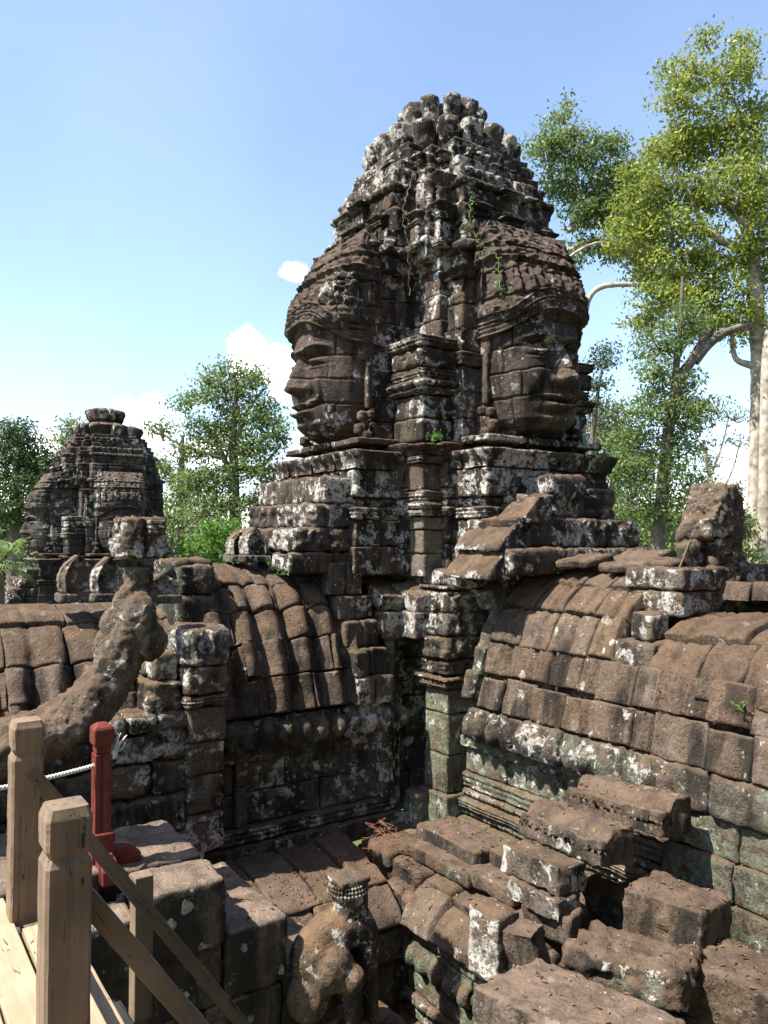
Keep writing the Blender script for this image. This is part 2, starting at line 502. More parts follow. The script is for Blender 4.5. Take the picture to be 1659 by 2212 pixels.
    sc_ = NT(nt, 'ShaderNodeSeparateColor'); L(vr.outputs['Color'], sc_.inputs[0])
    rsz = rmp(sc_.outputs[0], 1 - .55 * spots, 1.0, 0.0, .42)
    sp_ = math_('GREATER_THAN', rsz, vr.outputs['Distance'])
    sp_ = math_('MULTIPLY', sp_, rmp(big, .42, .56)); sp_ = math_('MULTIPLY', sp_, rmp(side, .2, .8, .25, 1))
    wm = math_('MAXIMUM', wm, math_('MULTIPLY', sp_, .85))
    # pin-prick lichen speckle
    v2 = NT(nt, 'ShaderNodeTexVoronoi'); v2.inputs['Scale'].default_value = 30 * scale; L(g.outputs['Position'], v2.inputs['Vector'])
    s2 = NT(nt, 'ShaderNodeSeparateColor'); L(v2.outputs['Color'], s2.inputs[0])
    sp2 = math_('GREATER_THAN', rmp(s2.outputs[0], 1 - .5 * spots, 1, 0, .45), v2.outputs['Distance'])
    wm = math_('MAXIMUM', wm, math_('MULTIPLY', sp2, rmp(noise(2.3, 3), .5, .66, 0, .6)))
    wm = math_('MULTIPLY', wm, rmp(noise(24, 5, .7), .36, .52, .1, 1))
    col = mix(math_('MULTIPLY', wm, .93), col, mix(rmp(noise(13, 3), .35, .65), wcol, tuple(x * .72 for x in wcol)))
    L(col, b.inputs['Base Color'])
    # relief
    bn = math_('ADD', math_('MULTIPLY', noise(11, 8, .72), 1.0), math_('MULTIPLY', fine, .35))
    vp = NT(nt, 'ShaderNodeTexVoronoi'); vp.inputs['Scale'].default_value = 19; L(g.outputs['Position'], vp.inputs['Vector'])
    bn = math_('ADD', bn, math_('MULTIPLY', rmp(vp.outputs['Distance'], 0, .25), .35))
    bn = math_('ADD', bn, math_('MULTIPLY', wm, .22))
    bp = NT(nt, 'ShaderNodeBump'); bp.inputs['Strength'].default_value = .95 * bump; bp.inputs['Distance'].default_value = .045
    L(bn, bp.inputs['Height']); L(bp.outputs[0], b.inputs['Normal'])
    return m


M_ROOF = stone('roof_sandstone', A=(.145, .097, .064), B=(.082, .058, .042), dark=.42, white=.10, spots=.4, topk=.40)
M_TOWER = stone('tower_sandstone', A=(.118, .086, .064), B=(.062, .047, .037), dark=.60, white=.80, green=.10, spots=.7)
M_FACE = stone('face_sandstone', A=(.102, .071, .053), B=(.062, .044, .035), dark=.38, white=.44, green=.05, spots=.5)
M_CROWN = stone('crown_sandstone', A=(.12, .088, .065), B=(.07, .052, .04), dark=.50, white=.86, spots=.8)
M_WALL = stone('wall_sandstone', A=(.115, .092, .069), B=(.07, .056, .044), dark=.56, white=.62, green=.45, spots=.6)
M_GREEN = stone('algae_sandstone', A=(.135, .105, .075), B=(.078, .062, .046), dark=.36, white=.56, green=.75, spots=.6)
M_LOOSE = stone('fallen_sandstone', A=(.135, .092, .063), B=(.075, .053, .039), dark=.42, white=.46, green=.22, top=(.155, .106, .074), spots=.5)
M_STEP = stone('step_sandstone', A=(.12, .084, .060), B=(.06, .046, .036), dark=.8, white=.28, top=(.29, .215, .16), spots=.5)  # shade of the fronts and sunlight on the tops put into the colour
M_FAR = stone('far_tower_stone', A=(.105, .088, .075), B=(.06, .051, .045), dark=.62, white=.56, green=.1, spots=.4, scale=.7)
M_PALE = stone('lichen_stone', A=(.135, .102, .072), B=(.072, .055, .041), dark=.42, white=.78, spots=.9)

# ------------------------------------------------------------------ stone face
def head(mb, cen, fwd, v0z, frame, S=1.0, res=1.0, seed=0):
    """carved giant face: cen = distance of the head axis from the tower axis, v0z = height of the chin"""
    nv, nt_ = int(240 * res), int(180 * res)
    v = np.linspace(-.22, 2.75, nv); s = np.linspace(-1, 1, nt_); th = s / .80 * (math.pi / 2)
    wv = np.interp(v, [-.25, -.06, .0, .12, .35, .7, 1.2, 1.42, 1.47, 1.9, 2.2, 2.5, 2.75], [.46, .46, .50, .58, .65, .69, .69, .68, .73, .74, .72, .68, .62])
    dv = np.interp(v, [-.25, -.08, .0, .12, .35, .7, 1.2, 1.42, 1.47, 1.9, 2.2, 2.5, 2.75], [.16, .20, .46, .60, .63, .64, .63, .60, .62, .50, .36, .16, -.05])
    V, T = np.meshgrid(v, th, indexing='ij')
    w = wv[:, None]; d = dv[:, None]
    ex = 2.25 + 1.3 * sstep(V, 1.3, 1.6); Tc = np.clip(T, -math.pi / 2, math.pi / 2); uw = np.sin(Tc)
    u = w * uw
    f = d * np.maximum(1 - np.abs(uw) ** ex, 0) ** (1 / ex) - .55 * np.maximum(np.abs(T) - math.pi / 2, 0)
    a = np.abs(u); m = sstep(np.cos(Tc), .05, .45)
    F = np.zeros_like(u)
    # nose
    hn = np.interp(V, [.50, .56, .62, .75, .95, 1.08, 1.2], [0, .20, .225, .185, .11, .06, 0]); wn = np.interp(V, [.5, .6, .75, 1.0, 1.15], [.14, .15, .105, .07, .065])
    F += hn * np.clip(1 - (a / wn) ** 2.4, 0, 1) ** .7
    F += .085 * gau(a, .135, .055) * gau(V, .60, .05)
    F -= .06 * gau(a, .07, .03) * gau(V, .53, .025)
    # eyes: sockets, heavy lowered lids, lower rim
    F -= .11 * gau(a, .12, .08) * gau(V, 1.0, .08) + .075 * gau(a, .29, .17) * gau(V, 1.035, .045)
    F += .075 * gau(a, .27, .12) * gau(V, .965, .045)
    F -= .05 * gau(a, .27, .15) * gau(V, .905 + .25 * (a - .27) ** 2, .016)
    F += .022 * gau(a, .27, .16) * gau(V, .88, .018)
    # brows joined over the nose
    vb = 1.10 + .07 * np.sin(np.clip(a / .52, 0, 1) * math.pi * .9)
    F += .055 * gau(V, vb, .028) * sstep(.55 - a, 0, .12)
    # mouth: broad, smiling
    sm = .55 * a ** 2.2
    ml = .325 + sm
    F += .10 * gau(V, ml + .055, .036) * sstep(.34 - a, 0, .12) * (1 - .25 * gau(a, 0, .05))
    F += .115 * gau(V, ml - .062, .042) * sstep(.29 - a, 0, .14)
    F -= .075 * gau(V, ml, .013) * sstep(.36 - a, 0, .05)
    F -= .06 * gau(a, .37, .045) * gau(V, .39, .07)
    F -= .05 * gau(V, .185, .035) * gau(a, 0, .22)
    F += .10 * gau(a, 0, .20) * gau(V, .07, .09)
    F += .05 * gau(a, .40, .16) * gau(V, .62, .2)
    F -= .06 * gau(a, .25, .06) * gau(V, .50, .12)
    F *= m * 1.1
    # headdress: diadem arcs, beads, petals, small figures
    arc = V - .38 * np.clip(1 - (a / .74) ** 2.4, 0, 1)
    band = sstep(arc, 1.10, 1.115) * sstep(V, .98, 1.05)
    F += .06 * band
    for r0, hh, sg in ((1.13, .045, .016), (1.245, .04, .014), (1.29, .04, .014), (1.40, .045, .015)):
        F += band * hh * gau(arc, r0, sg)
    ang = np.arctan2(u, np.maximum(V - .75, .05))
    F += band * .05 * (np.abs(np.cos(ang * 21)) ** .6 - .35) * gau(arc, 1.19, .042)
    F += band * .05 * (np.abs(np.cos(ang * 18)) ** .6 - .35) * gau(arc, 1.345, .040)
    up = sstep(arc, 1.42, 1.44); a2 = T * .62
    fig = up * sstep(V, 1.66, 1.70) * sstep(2.16 - V, 0, .04)
    cell = (a2 * 30 / (2 * math.pi) + .5) % 1 - .5
    F += fig * .075 * (np.clip(1 - (np.abs(cell) / .36) ** 4, 0, 1) * sstep(2.12 - V - 1.2 * np.abs(cell) ** 2, 0, .05) - .7 * gau(cell, 0, .12) * gau(V, 1.96, .07) - .45)
    F += up * (.05 * gau(V, 2.19, .02) + .035 * gau(V, 2.40, .018))
    F += up * .045 * (np.abs(np.cos(a2 * 19)) ** .7 - .4) * gau(V, 2.295, .06)
    hair = sstep(V, 1.42, 1.5)
    P = np.stack([u.ravel() * 9 + seed, V.ravel() * 9, f.ravel() * 9], 1)
    rough = fbm(P, 4, 11).reshape(u.shape)
    rid = (1 - 2 * np.abs(vnoise(P * 1.5 + 7, 21))).reshape(u.shape)
    F += rough * (.006 + .03 * np.maximum(hair, band * .6)) + .030 * (rid - .3) * np.maximum(up, sstep(V, 2.2, 2.3))
    # masonry joints
    wob = (fbm(np.stack([T.ravel() * 2.2 + seed, V.ravel() * 0, V.ravel() * 0], 1), 3, 5).reshape(u.shape)) * .05
    js = [.03, .40, .72, 1.04, 1.37, 1.68, 2.02, 2.36]
    R = random.Random(seed + 5)
    G = np.zeros_like(u); step = np.zeros_like(u)
    for i, j in enumerate(js):
        G = np.maximum(G, gau(V + wob, j, .011))
    for i in range(len(js) - 1):
        inn = sstep(V + wob, js[i], js[i] + .01) * (1 - sstep(V + wob, js[i + 1] - .01, js[i + 1]))
        for t in (R.uniform(-1.2, -.6), R.uniform(-.15, .35), R.uniform(.7, 1.3)):
            G = np.maximum(G, gau(T + wob * .6, t, .014) * inn)
            step += inn * R.uniform(-.014, .014) * sstep(T, t - .01, t + .01)
    rr = step - .042 * G
    # radial share
    nx = np.sin(Tc) ** 3; nf = np.cos(Tc)
    uu = u + nx * (rr + F * 0.0 + .05 * (V > 1.44) * 0); ff = f + nf * rr + F
    uu = uu + np.where(band + hair > .5, nx * F * .9 * (1 - m), 0)
    p = np.zeros((u.size, 3)); F_ = (cen + ff).ravel()
    if fwd == 'p':
        p[:, 1] = F_; p[:, 0] = uu.ravel()
    else:
        p[:, 0] = F_; p[:, 1] = -uu.ravel()
    p[:, 2] = (v0z + V).ravel()
    mb.add(frame(p), gridF(nv, nt_))


def ears(mb, cen, fwd, v0z, frame):
    for sgn in (-1, 1):
        def L3(u, f, z):
            return (sgn * u, cen + f, v0z + z) if fwd == 'p' else (cen + f, sgn * u, v0z + z)
        def bk(c, h, **k):
            hh = h if fwd == 'p' else (h[1], h[0], h[2])
            rblk(mb, L3(*c), hh, frame=frame, **k)
        bk((.71, .02, 1.10), (.045, .09, .15), r=.04, amp=.02, sp=.035)
        bk((.725, .02, .72), (.035, .045, .40), r=.03, amp=.02, sp=.04)
        for (du, df, z, q) in ((.0, .05, .20, .062), (.05, -.05, .22, .055), (.0, .02, .09, .058), (.02, .10, .02, .07), (.04, .02, -.08, .08)):
            bk((.74 + du, .08 + df, z), (q, q, q * 1.05), r=q * .97, amp=.015, sp=.03)


def tower(T, frame, M, sp=.06, faces=True, ruin=False, seed=3):
    rng.seed(seed)
    def part(name, mat, fn, **k):
        mb = MB(); fn(mb); return mb.build(name, mat, T, T.location, **k)
    st = lambda mb, *a, **k: stack(mb, *a, **{**dict(frame=frame, sp=sp), **k})
    # --- plinth: arms, near corner, gables of the four porches
    def plinth(mb):
        for (a, b) in ((2.28, 1.12), (1.12, 2.28)):
            st(mb, -a, a, -b, b, -.45, [(.36, .0, None), (.34, -.02, None), (.16, .0, 'mould'), (.12, -.10, 'bead'), (.36, -.04, 'carve'), (.24, .03, 'cyma')], blk=.62)
            st(mb, -a + .1, a - .1, -b + .1, b - .1, 1.25 - .03, [(.09, 0, None)], blk=.7, jit=.04)
        for sx in (-1, 1):
            for sy in (-1, 1):
                x0, x1 = (.75, 1.56) if sx > 0 else (-1.56, -.75); y0, y1 = (.75, 1.56) if sy > 0 else (-1.56, -.75)
                st(mb, x0, x1, y0, y1, .29, [(.09, .0, 'mould'), (.10, .03, 'bead'), (.14, -.02, 'mould'), (.34, -.03, None), (.11, .0, 'mould'), (.14, .05, 'cyma')], blk=.6)
                # slimmer pilaster standing in each re-entrant
                for (u0, u1, w0, w1) in ((1.25, 1.62, .98, 1.24), (.98, 1.24, 1.25, 1.62)):
                    a0, a1 = (u0, u1) if sx > 0 else (-u1, -u0); c0, c1 = (w0, w1) if sy > 0 else (-w1, -w0)
                    st(mb, a0, a1, c0, c1, -.45, [(.4, -.03, None), (.35, -.03, None), (.12, .02, 'mould'), (.10, .0, 'bead'), (.14, -.02, 'mould'), (.34, -.02, 'carve'), (.24, .02, 'cyma')], blk=.5)
    part('plinth', M[0], plinth)
    for (x0, x1, y0, y1) in ((.75, 1.56, .75, 1.56), (-1.56, -.75, .75, 1.56), (.75, 1.56, -1.56, -.75)):
        part('plain_pier_foot', M[4], lambda mb: st(mb, x0, x1, y0, y1, -.48, [(.30, -.05, None), (.30, -.06, None), (.17, -.04, None)], blk=.42))
    def gable(mb, sd):
        sg = 1 if sd[1] == '+' else -1; z = -.42
        if sd[0] == 'p':
            for (h, P, hw, s) in ((.32, 2.90, 1.30, None), (.36, 2.74, 1.12, 'carve'), (.30, 2.55, .74, 'carve')):
                st(mb, -hw, hw, 1.9 if sg > 0 else -P, P if sg > 0 else -1.9, z, [(h, 0, s)], blk=.62, amp=.04, r=.04)
                z += h
            if sg > 0:
                rblk(mb, (.05, 2.32, z + .10), (.34, .30, .15), .07, .05, frame=frame, sp=sp); rblk(mb, (-.62, 2.34, z - .02), (.26, .22, .13), .06, .05, frame=frame, sp=sp)
                for (q, z, h) in ((1.30, -.26, .2), (1.12, .06, .2), (.76, .36, .17)):   # sloping shoulders of the pediment
                    rblk(mb, (q, 2.36, z), (.26, .40, h), .02, .035, frame=frame, sp=sp, deform=lambda v: v * np.array([1, 1, 1]) - np.stack([.30 * sstep(v[:, 2], -.2, .2) * (v[:, 0] > -.05), 0 * v[:, 0], 0 * v[:, 0]], 1))
        else:
            for (h, Q, hw, s) in ((.26, 3.12, 1.0, None), (.30, 3.02, .98, 'carve'), (.32, 2.78, .95, 'carve'), (.34, 2.62, .98, None)):
                st(mb, 1.9 if sg > 0 else -Q, Q if sg > 0 else -1.9, -hw, hw, z, [(h, 0, s)], blk=.6, amp=.045, r=.035)
                z += h
    for sd in ('p+', 'p-', 'q+', 'q-'): part('gable', M[0], lambda mb, sd=sd: gable(mb, sd))
    # --- body: arms behind the heads, corner masses
    def body(mb):
        cs = [(.34, 0, None)] * 4 + [(.33, .01, 'carve'), (.34, 0, None), (.34, -.01, 'carve'), (.33, -.02, None), (.10, .03, 'bead')]
        st(mb, -1.78, 1.78, -.73, .73, 1.22, cs, blk=.6)
        st(mb, -.73, .73, -1.78, 1.78, 1.22, cs, blk=.6)
        for sx in (-1, 1):
            for sy in (-1, 1):
                def bx(a0, a1, b0, b1): return (a0 if sx > 0 else -a1, a1 if sx > 0 else -a0, b0 if sy > 0 else -b1, b1 if sy > 0 else -b0)
                st(mb, *bx(.5, 1.13, .5, 1.36), 1.22, [(.34, 0, None), (.34, 0, None), (.34, -.01, None), (.34, -.01, 'carve'), (.33, -.02, None), (.34, -.03, None), (.33, -.05, None), (.34, -.07, None), (.33, -.09, None), (.14, -.03, 'mould'), (.33, -.10, 'carve'), (.2, -.06, 'cyma')], blk=.5)
                st(mb, *bx(.55, 1.02, 1.36, 1.70), 1.22, [(.34, 0, None), (.34, 0, None), (.33, 0, None), (.2, .02, 'mould'), (.3, 0, 'carve'), (.33, -.01, None), (.34, -.03, 'carve'), (.14, .06, 'cyma')], blk=.5)
    part('body', M[1], body)
    def pier(mb, sxy):
        for (sx, sy) in (sxy,):
            x0, x1 = (1.0, 1.55) if sx > 0 else (-1.55, -1.0); y0, y1 = (.88, 1.55) if sy > 0 else (-1.55, -.88)
            st(mb, x0, x1, y0, y1, 1.24, [(.31, -.02, None), (.30, -.03, None), (.09, .02, 'mould'), (.10, .05, 'bead'), (.16, .0, 'mould'), (.24, .01, 'carve'), (.16, .04, 'mould')], blk=.9, r=.035)
        if sxy != (1, 1): return
        rblk(mb, (1.62, .66, 1.37), (.16, .15, .15), .04, .04, frame=frame, sp=sp)
        rblk(mb, (1.30, .60, 1.50), (.14, .13, .28), .04, .04, frame=frame, sp=sp)
        rblk(mb, (.62, 1.62, 1.42), (.14, .15, .20), .04, .04, frame=frame, sp=sp)
    for sxy in ((1, 1), (-1, 1), (1, -1)): part('corner_pier', M[0], lambda mb, sxy=sxy: pier(mb, sxy))
    if faces:
        for fw in ('q', 'p'):
            mb = MB(); head(mb, 1.80, fw, 1.42, frame, seed=4 if fw == 'q' else 9, res=1.0 if sp < .1 else .6)
            ears(mb, 1.80, fw, 1.42, frame)
            o = mb.build('stone_face', M[2], T, T.location)
            tag(o, 'calm carved face turned to the left, seen in profile' if fw == 'q' else 'calm carved face turned to the right, half in shadow')
    # --- upper tiers
    def tiers(mb):
        for (P, hw, z, cs) in (
            (1.66, .92, 3.60, [(.20, -.06, None), (.14, -.01, 'petal'), (.24, -.06, 'carve')]),
            (1.54, .88, 4.14, [(.36, -.03, 'figure'), (.24, -.07, 'carve'), (.12, -.05, 'petal')]),
            (1.38, .82, 4.76, [(.34, -.02, 'figure'), (.14, -.06, None)]),
            (1.20, .74, 5.18, [(.28, -.02, 'figure'), (.1, -.04, None)])):
            st(mb, -P, P, -hw, hw, z, cs, blk=.42, amp=.035); st(mb, -hw, hw, -P, P, z, cs, blk=.42, amp=.035)
        for (c, z, cs) in ((1.24, 3.70, [(.34, .0, None), (.34, -.03, 'carve'), (.2, -.07, None)]), (1.12, 4.52, [(.36, .0, 'figure'), (.2, -.05, 'carve')]), (.98, 5.02, [(.30, .0, 'figure'), (.16, -.05, None)])):
            st(mb, -c, c, -c, c, z, cs, blk=.4, amp=.035)
        st(mb, -.82, .82, -.82, .82, 5.42, [(.14, 0, None)], blk=.4)
        # little pilasters and pedestals standing on the ledges
        for (q, p, w, h, z) in ((1.18, 1.02, .12, .52, 3.86), (1.0, 1.25, .13, .60, 3.86), (1.52, .62, .13, .44, 3.95), (.64, 1.50, .13, .50, 3.95), (1.46, -.62, .13, .45, 3.9), (-.62, 1.48, .13, .45, 3.9), (1.56, .1, .16, .4, 3.95), (.1, 1.56, .16, .4, 3.95),
                                (1.3, .60, .12, .42, 4.4), (.60, 1.3, .12, .42, 4.4), (1.42, .0, .14, .4, 4.4), (.0, 1.42, .14, .4, 4.4), (-.45, 1.4, .12, .4, 4.4), (1.4, -.45, .12, .4, 4.4),
                                (.98, .80, .11, .46, 4.85), (.78, .98, .11, .48, 4.85), (1.16, .40, .11, .40, 4.9), (.40, 1.16, .11, .42, 4.9), (1.14, -.4, .1, .38, 4.9), (-.4, 1.14, .1, .38, 4.9), (1.18, 0, .1, .36, 4.9), (0, 1.18, .1, .36, 4.9)):
            st(mb, q - w, q + w, p - w, p + w, z, [(h * .2, .02, 'mould'), (h * .45, -.02, None), (h * .17, .0, 'mould'), (h * .18, .03, 'cyma')], blk=.9)
    part('tier', M[0], tiers)
    def crown(mb):
        for (R, n, zc, hs, tilt) in ((.98, 19, 5.70, (.18, .17, .30), .40), (.50, 11, 6.40, (.155, .15, .21), .38)):
            for i in range(n):
                a = 2 * math.pi * (i + rng.uniform(-.06, .06)) / n
                if ruin and rng.random() < .35: continue
                rot = eul(0, tilt + rng.uniform(-.08, .08), a)
                c = np.array((R * math.cos(a), R * math.sin(a), zc + rng.uniform(-.012, .012)))
                hh = (hs[1], hs[0] * rng.uniform(.8, .98) * (.87 if n > 15 else .95), hs[2] * rng.uniform(.93, 1.05))
                rblk(mb, c, hh, min(hh) * .5, .035, sp=.04, rot=rot, frame=frame)
        th = np.linspace(0, 2 * math.pi, 40)
        for (z0, z1, r0, r1) in ((5.40, 5.55, .98, .86), (5.5, 5.98, .80, .86), (5.98, 6.12, .86, .50), (6.1, 6.5, .42, .50), (6.5, 6.56, .46, .25), (6.56, 6.60, .25, .01)):
            zz = np.linspace(z0, z1, 5); Z, TH = np.meshgrid(zz, th, indexing='ij'); r = r0 + (r1 - r0) * (Z - z0) / (z1 - z0)
            v = np.stack([(r * np.cos(TH)).ravel(), (r * np.sin(TH)).ravel(), Z.ravel()], 1); D = np.stack([np.cos(TH).ravel(), np.sin(TH).ravel(), 0 * Z.ravel()], 1)
            p0 = frame(np.zeros((1, 3))); mb.add(frame(v), gridF(5, 40), frame(D) - p0, .03, 3)
    part('lotus_crown', M[3], crown)


def at(x, y, Y): return loc_of(PX(x, y, Y))


T1 = thing('stone_face_tower', tuple(WL([[0, 0, -.45]])[0]), 'tall weathered tower with two giant carved faces and lotus crown, rising behind the courtyard', 'tower')
tower(T1, WL, (M_TOWER, M_TOWER, M_FACE, M_CROWN, stone('plain_grey_sandstone', A=(.19, .155, .115), B=(.125, .10, .075), dark=.12, white=.15, spots=.3)))

# ------------------------------------------------------------------ the two galleries meeting under the tower
PROF = [(1.36, -1.97), (1.29, -1.62), (1.18, -1.25), (1.02, -.92), (.78, -.63), (.45, -.42), (.0, -.30)]
def lower(pr, dz, k=1.0): return [(d * k, z + dz) for d, z in pr]
def rib_left(l, t):
    w = .355
    u = (l / w) % 1.0
    deep = 1 - sstep(t, .38, .80); sh = 1 - sstep(t, .62, .98)
    wide = np.clip(np.abs(np.sin(math.pi * u)) * 1.5, 0, 1) ** .8
    g = gau(u, 0, .06) + gau(u, 1, .06) + .6 * gau(u, .12, .03)
    wide = np.abs(np.sin(math.pi * u)) ** .9
    return .19 * deep * (wide - .62) + (1 - deep) * (-.06 * g * (.35 + .65 * sh)) + .008 * np.sin(t * 150) * deep
def rib_right(l, t):
    w = .42
    u = (l / w) % 1.0
    g = gau(u, .5, .075) + gau(u, .22, .05) * .6
    return -.055 * g + .010 * np.sin(2 * math.pi * u)

GL = thing('stone_gallery', tuple(WL([[3.6, .8, -3.5]])[0]), 'left gallery with a deeply ribbed stone roof over a dark mossy wall', 'gallery')
BL = GL.location
mb = MB(); vault(mb, 'q', 2.32, 4.34, PROF, (0, .17, .35, .52, .70, 1.0), ribs=1, rib_fn=rib_left, blk=(.36, .75), seed=5, amp=.020, spl=.022)
vault(mb, 'q', 4.42, 8.4, lower(PROF, -.42), (0, .17, .35, .52, .76, 1.0), ribs=1, rib_fn=lambda l, t: rib_left(l + .1, t) * np.where(t > .5, .6, 1), blk=(.4, .85), seed=8, amp=.020, spl=.022)
mb.build('roof', M_ROOF, GL, BL)
mb = MB(); vault(mb, 'q', -1, 4.4, PROF, (0, .25, .5, .75, 1.0), sgn=-1, seed=15, sp=.15); vault(mb, 'q', 4.4, 8.4, lower(PROF, -.42), (0, .25, .5, .75, 1.0), sgn=-1, seed=16, sp=.15)
mb.build('rear_roof', M_ROOF, GL, BL)
# broken right end of the roof: stepped courses with dressed faces
mb = MB()
rng.seed(21)
for (q0, q1, p, z, h) in ((1.88, 2.42, 1.42, -2.0, .34), (2.25, 2.44, 1.40, -1.66, .31), (1.92, 2.42, 1.32, -1.66, .33), (1.98, 2.46, 1.22, -1.33, .33), (2.0, 2.5, 1.10, -1.0, .30), (2.1, 2.6, 1.04, -.70, .42),
                          (1.70, 2.04, .86, -1.01, .30)):
    k = 2 if q1 - q0 > .45 else 1
    for i in range(k):
        a, b = q0 + (q1 - q0) * i / k, q0 + (q1 - q0) * (i + 1) / k
        rblk(mb, ((a + b) / 2, p - .30, z + h / 2), ((b - a) / 2 - .006, .30, h / 2 - .005), .025, .025, sp=.06)
mb.build('broken_roof_end', M_PALE, GL, BL)
mb = MB(); rng.seed(22)
for (x, y, Y, h, rx, ry) in ((832, 1280, 10.3, (.24, .28, .11), .45, 0), (905, 1285, 10.2, (.24, .26, .12), .3, .2), (990, 1285, 10.05, (.30, .30, .13), .1, .35), (1055, 1280, 9.9, (.2, .32, .13), 0, .4),
                             (835, 1345, 10.25, (.20, .22, .17), .05, 0), (900, 1345, 10.15, (.19, .22, .17), .02, .03)):
    rblk(mb, at(x, y, Y), h, .02, .03, rot=eul(-rx, ry, 0), sp=.045)
mb.build('hip', M_PALE, GL, BL)
mb = MB()
stack(mb, 1.82, 4.6, .55, 1.26, -2.36, [(.36, .10, 'knob')], blk=.7, amp=.03)
mb.build('cornice', M_WALL, GL, BL)
mb = MB()
stack(mb, 1.80, 8.4, .55, 1.18, -3.62, [(.24, .14, None), (.18, .06, 'mould'), (.36, .0, None), (.34, .0, None), (.14, .05, 'mould')], blk=.75)
for (q0, q1, dp) in ((1.82, 2.02, .10), (2.3, 2.42, .03), (2.02, 2.3, -.02), (3.75, 3.9, .05), (4.1, 4.25, .05)):
    stack(mb, q0, q1, 1.0, 1.20 + dp, -3.2, [(.45, 0, None), (.40, 0, None)], blk=.5)
# recess beside the corner with its colonnette
stack(mb, .6, 1.85, .35, .80, -3.6, [(.5, 0, None)] * 5, blk=.6)
mb.build('wall', M_WALL, GL, BL)
mb = MB()
for (q, p, r) in ((1.72, 1.06, .07), (1.55, .93, .06)):
    zz = np.linspace(-3.5, -1.12, 60); tube(mb, WL(np.stack([np.full(60, q), np.full(60, p), zz], 1)), r + .012 * np.sin(zz * 9) ** 2, 12, .01)
mb.build('colonnette', M_WALL, GL, BL)
# pilaster block that closes the higher roof, with its ruined capital and flank
mb = MB(); rng.seed(31)
stack(mb, 4.20, 4.60, 1.1, 1.66, -3.2, [(.40, .0, None), (.38, -.01, 'carve'), (.34, .0, None), (.36, .0, None), (.12, .02, 'mould'), (.30, .01, 'carve'), (.40, .0, 'figure')], blk=1.2, amp=.04, r=.03)
stack(mb, 4.61, 4.98, .9, 1.60, -2.2, [(.36, 0, 'carve'), (.40, -.02, 'carve'), (.30, -.06, None)], blk=1.2, amp=.05, r=.03)
stack(mb, 4.5, 7.6, 1.0, 1.56, -3.3, [(.36, .10, None), (.38, .04, 'figure'), (.33, .05, None), (.30, .0, 'carve'), (.2, .08, None)], blk=.5, amp=.04, r=.045)
mb.build('pilaster', M_PALE, GL, BL)
mb = MB()
stack(mb, 4.02, 4.46, .2, .98, -1.05, [(.42, 0, None), (.34, -.02, 'carve')], blk=.5, amp=.04, r=.05)
rblk(mb, (4.28, .55, -.32), (.30, .22, .10), .06, .05)
mb.build('gable_end', M_WALL, GL, BL)

GR = thing('stone_gallery', tuple(WL([[.8, 4.5, -3.5]])[0]), 'right gallery with a brown block roof and knobbed cornice, running towards the viewer', 'gallery')
BR = GR.location
mb = MB(); vault(mb, 'p', 2.30, 4.15, PROF, (0, .17, .34, .54, .72, 1.0), ribs=1, rib_fn=rib_right, blk=(.36, .62), seed=41, amp=.020, spl=.026)
vault(mb, 'p', 4.0, 4.75, PROF, (0, .17, .34), ribs=1, rib_fn=rib_right, blk=(.36, .62), seed=43, amp=.020, spl=.026)
vault(mb, 'p', 4.75, 8.6, lower(PROF, -.02), (0, .17, .34), ribs=1, rib_fn=lambda l, t: rib_right(l, t) * .5, blk=(.42, .7), seed=44, amp=.020, spl=.026, lift=.03)
vault(mb, 'p', 4.55, 8.6, [(1.22, -1.42), (1.14, -1.2), (.98, -1.0), (.7, -.84), (.35, -.76), (0, -.74)], (0, .42, 1.0), ribs=1, rib_fn=lambda l, t: rib_right(l, t) * .6, blk=(.4, .75), seed=45, amp=.020, spl=.026, lift=.03)
mb.build('roof', M_ROOF, GR, BR)
mb = MB(); vault(mb, 'p', -1, 8.6, lower(PROF, -.1), (0, .25, .5, .75, 1.0), sgn=-1, seed=46, sp=.16)
mb.build('rear_roof', M_ROOF, GR, BR)
mb = MB(); rng.seed(51)
# ruined ridge slabs
for i in range(7):
    p = 2.75 + i * .24
    rblk(mb, (rng.uniform(-.1, .35), p, -.27 + rng.uniform(-.02, .03)), (rng.uniform(.2, .36), rng.uniform(.14, .22), .05), .03, .045, rot=eul(rng.uniform(-.08, .08), rng.uniform(.05, .3), rng.uniform(-.5, .5)))
mb.build('ridge_slab', M_ROOF, GR, BR)
# step in the roof: the lichen-covered end blocks
mb = MB(); rng.seed(52)
stack(mb, -1.0, .62, 3.95, 4.62, -.78, [(.26, .0, None), (.24, .03, None)], blk=.55, amp=.035, r=.035)
stack(mb, .55, 1.08, 4.12, 4.62, -1.30, [(.30, .0, None), (.28, -.12, None)], blk=.6, amp=.035, r=.03)
mb.build('roof_step', M_PALE, GR, BR)
mb = MB(); rng.seed(53)
stack(mb, .6, 1.30, 2.22, 5.0, -2.38, [(.40, .08, 'knob')], blk=.62, amp=.03, r=.05)
stack(mb, .6, 1.30, 5.0, 8.6, -2.38, [(.40, .09, None)], blk=.6, amp=.045, r=.06)
mb.build('cornice', M_WALL, GR, BR)
mb = MB()
stack(mb, .5, 1.16, 1.9, 8.6, -3.55, [(.20, .16, None), (.10, .06, 'bead'), (.12, .1, 'mould'), (.10, .03, 'bead'), (.20, .02, 'mould'), (.30, .0, None), (.15, .05, 'rosette')], blk=.8)
stack(mb, .5, 1.34, 4.9, 8.6, -3.75, [(.36, .06, None), (.36, .02, None), (.34, .03, None), (.32, .0, None)], blk=.6, amp=.04)
mb.build('wall', M_GREEN, GR, BR)
